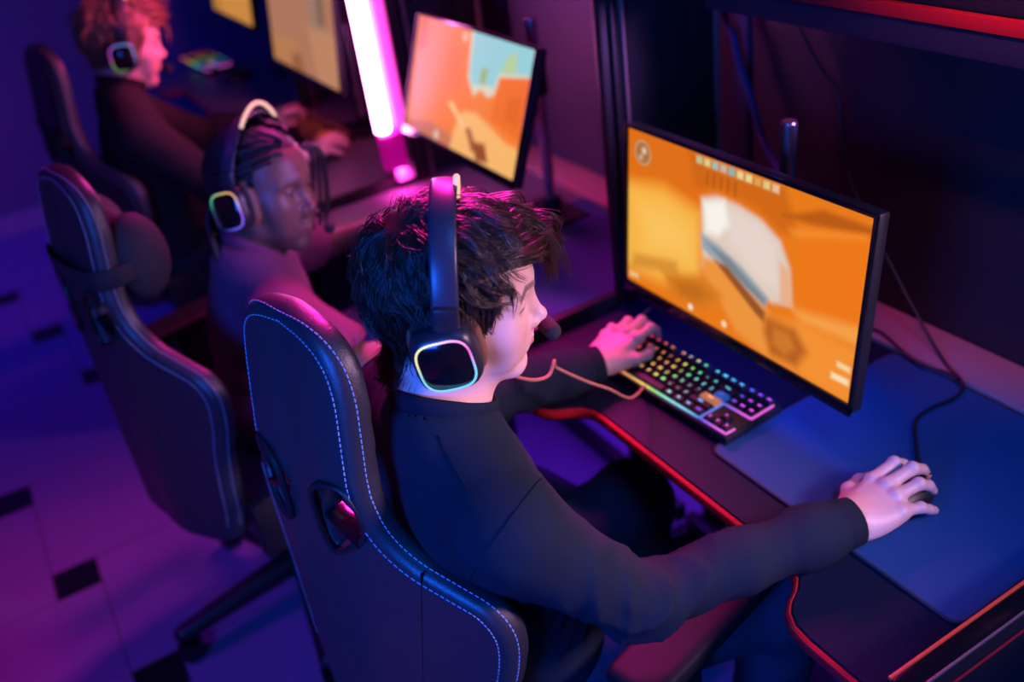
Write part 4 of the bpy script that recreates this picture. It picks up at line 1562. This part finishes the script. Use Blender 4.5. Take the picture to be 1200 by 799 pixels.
def hair_strands(Rh, th, n, per, style, lenf=1.0, lift=(0.010, 0.030), rad=0.0007, wave=0.006, seed=3, sides=3, npt=16):
    r = np.random.default_rng(seed)
    d = r.normal(size=(n * 4, 3))
    d /= np.linalg.norm(d, axis=1)[:, None]
    p = SC_C + SC_R * d
    p = p[scalp_region(p, style)][:n]
    n = len(p)
    x, y, z = p.T
    crown = np.array((0.012, -0.060, 0.118))
    side = (np.abs(x) > 0.048) & (y > -0.005) & (z < 0.075)
    fr_r = (x > -0.012) & (y > 0.035) & ~side            # front, right of the parting
    fr_l = (x <= -0.012) & (y > 0.035) & ~side           # fringe, left of the parting
    back = y < -0.035
    nape = (y < -0.02) & (z < 0.0)
    Lg = np.full(n, 0.070)
    Lg[z > 0.08] = 0.078
    Lg[fr_l] = 0.085
    Lg[fr_r] = 0.075
    Lg[side] = 0.055
    Lg[back] = 0.062
    Lg[nape] = 0.078
    Lg *= r.uniform(0.75, 1.15, n) * lenf
    lf = r.uniform(*lift, n)
    lf[side] *= 0.35
    lf[back] *= 0.7
    lf[nape] *= 0.35
    lf[fr_l] += 0.012
    lf[fr_r] += 0.003
    sw = r.normal(0, 0.28, n)
    ph1, ph2 = r.uniform(0, 6.28, n), r.uniform(0, 6.28, n)
    fr = r.uniform(0.6, 1.3, n)
    wv = wave * r.uniform(0.4, 1.2, n)
    wv[side | nape] *= 0.5
    fly = (r.random(n) < 0.03) & ~side & ~fr_r
    lf = np.where(fly, lf * 1.6 + 0.006, lf)
    wv = np.where(fly, wv * 2.2, wv)
    tgt = np.zeros((n, 3))
    wt = np.zeros(n)
    for m_, v_, w_ in ((side, (0, -0.30, -1.0), 2.5), (fr_r, (-0.85, 0.30, 0.10), 2.2), (fr_l, (-0.30, 0.75, -0.35), 1.6), (nape, (0, -0.08, -1.0), 2.2)):
        tgt[m_] = v_
        wt[m_] = w_
    out = np.zeros((n, npt, 3))
    q = p.copy()
    for i in range(npt):
        s = i / (npt - 1)
        nr = (q - SC_C) / SC_R ** 2
        nr /= np.linalg.norm(nr, axis=1)[:, None]
        t = q - crown
        t -= nr * (t * nr).sum(1)[:, None]
        t /= np.linalg.norm(t, axis=1)[:, None] + 1e-6
        b = np.cross(nr, t)
        a = sw * (0.6 + 0.6 * s) + 0.40 * np.sin(6.28 * s * fr + ph1)
        t2 = t * np.cos(a)[:, None] + b * np.sin(a)[:, None] + tgt * wt[:, None] + np.where(fr_l, -2.6 * s * s, 0)[:, None] * np.array([0.1, 0.1, 1.0]) + np.array([0, 0, -0.2]) * s
        t2 /= np.linalg.norm(t2, axis=1)[:, None]
        q = q + t2 * (Lg / (npt - 1))[:, None]
        h = 0.0035 + lf * np.sin(np.pi * min(1.0, 0.10 + s * 0.72)) + np.where(fr_l, s * 0.014, 0)
        kk = np.sqrt((((q - SC_C) / (SC_R + h[:, None])) ** 2).sum(1))
        up_ = (q[:, 2] > -0.03) & ~nape
        q = np.where((up_ & ((kk < 1) | (s < 0.6)))[:, None], SC_C + (q - SC_C) / kk[:, None], q)
        out[:, i] = q + b * (wv * s * np.sin(6.28 * s * fr + ph2))[:, None] + nr * (wv * 0.6 * s * np.cos(6.28 * s * fr + ph1))[:, None]
    offs = r.normal(0, 0.0040, (n, per, 1, 3)) * np.linspace(1.0, 0.55, npt)[None, None, :, None]
    tw = r.normal(0, 0.0010, (n, per, 1, 3)) * np.sin(np.linspace(0, 5, npt))[None, None, :, None]
    P = out[:, None] + offs + tw
    P = P.reshape(-1, npt, 3)
    R = rad * r.uniform(0.7, 1.25, len(P))[:, None] * (1.0 - 0.75 * np.linspace(0, 1, npt)[None, :] ** 2)
    W = P @ Rh.T + th
    return strands_mesh(W, R, sides)


def hair_cap(Rh, th, style, h=0.0045, thick=0.006, amp=0.0025):
    s = SDF()

    def f(P):
        q = (P - th) @ Rh
        k0 = np.sqrt((((q - SC_C) / (SC_R + thick)) ** 2).sum(1)) + 1e-9
        k1 = np.sqrt((((q - SC_C) / (SC_R + thick) ** 2) ** 2).sum(1)) + 1e-9
        d = k0 * (k0 - 1) / k1
        lump = amp * (np.sin(130 * q[:, 0] + 40 * q[:, 2]) * np.sin(110 * q[:, 1] + 60 * q[:, 2]))
        line = hairline(q[:, 0], q[:, 1])
        return smax(d + lump, (line - q[:, 2]) * 0.7, 0.006)
    s.fn(f)
    cor = np.array([th + Rh @ np.array((a, b, d)) for a in (-0.1, 0.1) for b in (-0.125, 0.125) for d in (-0.07, 0.15)])
    return surf(s, cor.min(0), cor.max(0), h)


# ------------------------------------------------------------------ headsets
def make_headset(label, Rh, th, ring_cols, arc=(0.0, 0.056, 0.172), res=44):
    M = Matrix([[*Rh[0], 0], [*Rh[1], 0], [*Rh[2], 0], [0, 0, 0, 1]])
    t = thing('headset', label, 'headset', th, M.to_euler(), 'lit gaming headsets')
    zc, yc = -0.012, -0.002
    rt = math.radians(14)

    def squircle(a, b, n=res, p=3.4):
        o = []
        for k in range(n):
            g = 2 * math.pi * k / n
            cg, sg = math.cos(g), math.sin(g)
            rr = (abs(cg) ** p + abs(sg) ** p) ** (-1 / p)
            yy, z_ = a * rr * cg, b * rr * sg
            z_ += 0.06 * yy * (1 if yy > 0 else 0.4)
            o.append((yc + yy * math.cos(rt) - z_ * math.sin(rt), zc + yy * math.sin(rt) + z_ * math.cos(rt)))
        return np.array(o)

    def loft(name, sec, m, parent, close=True):
        V, F = [], []
        n = res
        for x, a, b in sec:
            V += [(x, y, z) for y, z in squircle(a, b)]
        for i in range(len(sec) - 1):
            for k in range(n):
                l = (k + 1) % n
                F.append((i * n + k, i * n + l, (i + 1) * n + l, (i + 1) * n + k))
        F.append(tuple(range(n - 1, -1, -1)))
        F.append(tuple(range((len(sec) - 1) * n, len(sec) * n)))
        if sec[0][0] > sec[-1][0]:
            F = [f[::-1] for f in F]
        return obj(name, V, F, m, parent)
    for q in (1, -1):
        cup = loft('ear_cup', [(0.088 * q, 0.036, 0.040), (0.092 * q, 0.0405, 0.0445), (0.104 * q, 0.0405, 0.0445), (0.112 * q, 0.0380, 0.0420), (0.1165 * q, 0.0345, 0.0385), (0.1175 * q, 0.0325, 0.0360)], mat('headset_shell', (0.018, 0.020, 0.028), 0.38), t)
        loft('ear_cushion', [(0.066 * q, 0.036, 0.040), (0.069 * q, 0.042, 0.046), (0.076 * q, 0.0445, 0.0485), (0.085 * q, 0.0445, 0.0485), (0.089 * q, 0.041, 0.045)], mat('tan_cushion_leather', srgb(120, 84, 62), 0.5, bump=0.2, bscale=500), cup)
        loft('face_plate', [(0.1172 * q, 0.0310, 0.0345), (0.1186 * q, 0.0300, 0.0335)], M_gloss, cup)
        sq = squircle(0.0322, 0.0357)
        pts = np.column_stack([np.full(len(sq), 0.1178 * q), sq])
        Vt, Ft = tube_mesh(pts, 0.0015, 8, True)
        ang = np.degrees(np.arctan2(Vt[:, 2] - zc, Vt[:, 1] - yc)) % 360
        ks = sorted(ring_cols)
        kk = np.array(ks + [ks[0] + 360])
        cc = np.array([ring_cols[k] for k in ks] + [ring_cols[ks[0]]], float)
        lin = np.array([srgb(*v) for v in cc])
        colr = np.stack([np.interp((ang - kk[0]) % 360 + kk[0], kk, lin[:, i]) for i in range(3)], 1)
        obj('light_ring', Vt, Ft, mat('headset_light_ring', (0.1, 0.1, 0.1), 0.3, emit_attr='Col', estr=1.15), cup, True, colors=colr)
        m = MB()
        m.box((0.103 * q, yc, 0.046), (0.013, 0.029, 0.036), 0.005)
        m.build('yoke', mat('headset_shell', (0, 0, 0)), t)
    # strap over the head
    a = np.linspace(-1, 1, 41)
    ang = a * math.radians(98)
    path = np.column_stack([0.1045 * np.sin(ang), np.full(41, yc + 0.001) - 0.004 * np.cos(ang), 0.026 + 0.126 * np.cos(ang)])
    Vt, Ft = tube_mesh(path, 0.0033, 14, False, flat=(1.0, 4.9))
    obj('headband', Vt, Ft, mat('headband_satin', (0.030, 0.034, 0.055), 0.36), t)
    ua = np.linspace(-1, 1, 31)
    path = np.column_stack([arc[0] + arc[1] * ua, np.full(31, yc + 0.012), 0.136 + (arc[2] - 0.136) * np.cos(ua * math.pi / 2) ** 0.8])
    Vt, Ft = tube_mesh(path, 0.0042, 10)
    obj('light_arc', Vt, Ft, mat('warm_light_arc', (0.5, 0.4, 0.3), 0.3, emit=(1.0, 0.62, 0.26), estr=0.75), t)
    bp = spline([(-0.108, 0.020, -0.045), (-0.100, 0.055, -0.070), (-0.075, 0.095, -0.080), (-0.040, 0.122, -0.078)], 6)
    mic = MB().tube(bp, 0.0028, 8).build('mic_boom', M_black, t)
    s = SDF()
    s.cap((-0.045, 0.121, -0.078), (-0.026, 0.130, -0.076), 0.0115, 0.0115, 0)
    V, F = surf(s, (-0.07, 0.10, -0.10), (-0.005, 0.15, -0.055), 0.0028)
    obj('mic_foam', V, F, mat('mic_foam', (0.012, 0.012, 0.014), 0.9, bump=0.6, bscale=900), mic)
    return t


# --- player in focus
R1 = rot_ypr(30, 8, 8)
H1 = np.array((-0.9597, 0.4046, 1.1887))
P1 = dict(key='focus', style=1, label='person with dark wavy hair in a dark sweatshirt, right hand on mouse, in sharp focus', loc=(-0.95, 0.40, 0),
          Rh=R1, head=H1, neck=(-0.952, 0.356, 1.042), shoulders=[(-0.786, 0.350, 0.955), (-1.128, 0.365, 0.962)], sleeve=(0.066, 0.047, 0.039),
          elbows=[(-0.735, 0.490, 0.787), (-1.262, 0.552, 0.795)], wrists=[(-0.670, 0.806, 0.787), (-1.212, 0.764, 0.798)],
          chest=(-0.955, 0.358, 0.855), pelvis=(-0.985, 0.425, 0.575), knees=[(-0.775, 0.80, 0.565), (-1.135, 0.762, 0.525)], ankles=[(-0.82, 0.78, 0.10), (-1.17, 0.82, 0.10)],
          hands=['mouse', 'keys'], hand_dir=[(-0.02, 1, 0.02), (-0.30, 1, 0.06)], skin=(0.68, 0.44, 0.36), shirt=(0.007, 0.015, 0.027), trousers=(0.016, 0.022, 0.05),
          hres=0.0021, fres=0.0022, sres=0.0060, seams=True, wrk=0.0065, sss=0.12)
p1 = person_geo(P1)
M_hair1 = mat('dark_brown_hair', (0.030, 0.016, 0.011), 0.38, spec=0.7)
V0, F0 = hair_cap(R1, H1, 1, thick=0.005, amp=0.002)
V1, F1 = hair_strands(R1, H1, 700, 18, 1, rad=0.00052, seed=4, lift=(0.003, 0.016))
rn = np.random.default_rng(21)
nk = []
for k in range(110):
    ang_ = rn.uniform(-1.15, 1.15)
    z_ = rn.uniform(-0.092, -0.050)
    rr = np.array([1.0, 1.10, 1.13, 1.15, 1.20, 1.30, 1.38])
    zz_ = z_ - np.linspace(0, 0.048 * rn.uniform(0.6, 1.1), 7)
    pth = np.column_stack([0.056 * rr * math.sin(ang_) + rn.normal(0, 0.002), -0.016 - 0.058 * rr * math.cos(ang_), zz_])
    pth[:, :2] += np.cumsum(rn.normal(0, 0.0012, (7, 2)), 0)
    nk.append(spline(pth, 3))
nk = np.array(nk)
nk = (nk[:, None] + rn.normal(0, 0.0036, (len(nk), 16, 1, 3))).reshape(-1, nk.shape[1], 3)
V2, F2 = strands_mesh(nk @ R1.T + H1, 0.00055 * np.linspace(1, 0.35, nk.shape[1])[None, :] * np.ones((len(nk), 1)), 3)
Vh, Fh = join([(V0, F0), (V1, F1), (V2, F2)])
obj('hair', Vh - np.array(P1['loc']), Fh, M_hair1, p1)
make_headset('black headset with thin white-pink light ring on the dark-haired player in focus', R1, H1,
             {0: (120, 190, 240), 45: (235, 70, 190), 80: (250, 170, 230), 120: (240, 240, 200), 165: (225, 215, 120), 215: (110, 190, 200), 270: (110, 200, 225), 320: (110, 200, 250)}, arc=(-0.014, 0.006, 0.160))
tag(MB().tube(spline([tuple(R1 @ np.array((-0.112, -0.01, -0.066)) + H1), (-1.03, 0.44, 1.05), (-0.995, 0.45, 1.035), (-0.962, 0.468, 1.040), (-0.958, 0.500, 1.020), (-0.966, 0.530, 1.010), (-0.978, 0.548, 1.020), (-0.984, 0.552, 1.005), (-0.984, 0.566, 0.990), (-0.988, 0.605, 0.952), (-0.990, 0.643, 0.920), (-1.02, 0.70, 0.86), (-1.10, 0.785, 0.800), (-1.14, 0.81, 0.766), (-1.20, 0.84, 0.757), (-1.32, 0.90, 0.757), (-1.36, 1.0, 0.757)], 8), 0.0026, 8).build('headset_cable', M_cablebrown), 'brown headset cable looping in front of the focused player toward the keyboard', 'cable')

# --- second player, turned toward the camera
R2 = rot_ypr(52, 4, -8)
H2 = np.array((-1.842, 0.416, 1.068))
P2 = dict(key='turned', style=2, label='person with dark braided hair in a mauve shirt, face turned toward the sharp screen', loc=(-1.88, 0.36, 0),
          Rh=R2, head=H2, neck=(-1.845, 0.355, 0.948), shoulders=[(-1.668, 0.345, 0.860), (-2.010, 0.420, 0.870)],
          elbows=[(-1.56, 0.46, 0.755), (-2.14, 0.60, 0.775)], wrists=[(-1.70, 0.735, 0.790), (-2.10, 0.78, 0.79)],
          chest=(-1.86, 0.345, 0.76), pelvis=(-1.90, 0.34, 0.56), knees=[(-1.70, 0.76, 0.56), (-2.06, 0.78, 0.55)], ankles=[(-1.72, 0.76, 0.10), (-2.08, 0.78, 0.10)],
          hands=['mouse', 'keys'], hand_dir=[(-0.1, 1, 0.02), (0.1, 1, 0.02)], skin=(0.16, 0.078, 0.054), shirt=srgb(122, 62, 96), trousers=(0.03, 0.05, 0.11),
          hres=0.0028, fres=0.0035, sres=0.009, wrk=0.003, short=True, sss=0.05, gaze=(0.1, 1, -0.25))
p2 = person_geo(P2)
V0, F0 = hair_cap(R2, H2, 2, thick=0.004, amp=0.0)
V1s = [(V0, F0)]
r2 = np.random.default_rng(5)
dp = []
for k in range(300):
    d = r2.normal(size=3)
    d /= np.linalg.norm(d)
    p = SC_C + SC_R * d
    if not scalp_region(p[None])[0]:
        continue
    q = p.copy()
    path = []
    back = np.array((0.0, -0.125, -0.02))
    for i in range(14):
        nr = (q - SC_C) / SC_R ** 2
        nr /= np.linalg.norm(nr)
        t_ = back - q
        t_ -= nr * (t_ @ nr)
        t_ = t_ / (np.linalg.norm(t_) + 1e-6)
        if q[1] < -0.085:
            t_ = np.array([q[0] * 2, -0.1, -1.0])
            t_ /= np.linalg.norm(t_)
        q = q + t_ * 0.0155
        kk = np.sqrt((((q - SC_C) / (SC_R + 0.0095)) ** 2).sum())
        if q[2] > -0.03:
            q = SC_C + (q - SC_C) / kk
        path.append(q + r2.normal(0, 0.0012, 3))
    dp.append(path)
dp = np.array(dp)
V1s.append(strands_mesh(dp @ R2.T + H2, np.full(dp.shape[:2], 0.0056) * np.linspace(1, 0.8, 14), 6))
fb = []
for x0_, dx_ in ((-0.055, -0.012), (-0.066, -0.02), (-0.040, -0.004), (-0.073, -0.02)):
    fb.append(spline([(x0_ * 0.6, 0.082, 0.090), (x0_ * 0.95, 0.098, 0.070), (x0_ + dx_, 0.092, 0.02), (x0_ + dx_ * 1.6, 0.084, -0.04), (x0_ + dx_ * 1.2, 0.08, -0.09)], 4))
fb = np.array(fb)
V1s.append(strands_mesh(fb @ R2.T + H2, np.full(fb.shape[:2], 0.0042), 6))
sb = []
for k in range(26):
    x_ = r2.uniform(0.02, 0.075) * (1 if k % 3 else -1)
    sb.append(spline([(x_ * 0.8, -0.085, -0.02), (x_ * 1.1, -0.085, -0.06), (x_ * 1.25 + r2.normal(0, 0.008), -0.07 + r2.normal(0, 0.012), -0.11), (x_ * 1.3 + r2.normal(0, 0.012), -0.06 + r2.normal(0, 0.015), -0.145)], 4))
sb = np.array(sb)
V1s.append(strands_mesh(sb @ R2.T + H2, np.full(sb.shape[:2], 0.0058), 6))
Vh, Fh = join(V1s)
obj('hair', Vh - np.array(P2['loc']), Fh, mat('black_braids', (0.010, 0.008, 0.009), 0.55, bump=0.6, bscale=350), p2)
make_headset('headset with green, amber and violet light on the player in the mauve shirt', R2, H2,
             {0: (150, 90, 255), 40: (235, 170, 110), 75: (245, 175, 80), 110: (190, 190, 110), 150: (60, 190, 130), 185: (20, 70, 60), 215: (0, 0, 0), 255: (0, 0, 4), 290: (90, 90, 250), 330: (130, 90, 255)})

# --- far player in profile
R3 = rot_ypr(9, 16, 4)
H3 = np.array((-3.015, 0.405, 1.180))
P3 = dict(key='far', style=3, label='fair-haired person in a black shirt, blurred profile in the far corner', loc=(-2.98, 0.38, 0),
          Rh=R3, head=H3, neck=(-3.00, 0.355, 1.062), shoulders=[(-2.825, 0.345, 0.965), (-3.165, 0.36, 0.965)],
          elbows=[(-2.74, 0.50, 0.775), (-3.25, 0.58, 0.79)], wrists=[(-2.765, 0.755, 0.792), (-3.16, 0.765, 0.80)],
          chest=(-2.99, 0.35, 0.85), pelvis=(-2.98, 0.37, 0.57), knees=[(-2.82, 0.80, 0.56), (-3.14, 0.80, 0.55)], ankles=[(-2.82, 0.80, 0.10), (-3.14, 0.80, 0.10)],
          hands=['mouse', 'keys'], hand_dir=[(0.02, 1, 0.02), (0.15, 1, 0.05)], skin=(0.72, 0.47, 0.38), shirt=(0.022, 0.018, 0.022), trousers=(0.02, 0.022, 0.03),
          hres=0.0033, fres=0.0030, sres=0.010, wrk=0.003, sss=0.08)
p3 = person_geo(P3)
V0, F0 = hair_cap(R3, H3, 1, thick=0.012, amp=0.003)
V1, F1 = hair_strands(R3, H3, 320, 7, 3, lenf=0.85, rad=0.0013, wave=0.003, seed=8)
Vh, Fh = join([(V0, F0), (V1, F1)])
obj('hair', Vh - np.array(P3['loc']), Fh, mat('fair_hair', (0.34, 0.17, 0.10), 0.45, spec=0.6), p3)
make_headset('headset with blue and magenta light ring on the fair-haired player', R3, H3,
             {0: (60, 130, 220), 60: (70, 150, 235), 110: (80, 140, 235), 150: (190, 80, 220), 190: (215, 60, 190), 225: (110, 170, 90), 270: (90, 150, 70), 300: (0, 0, 0), 335: (10, 40, 60)})
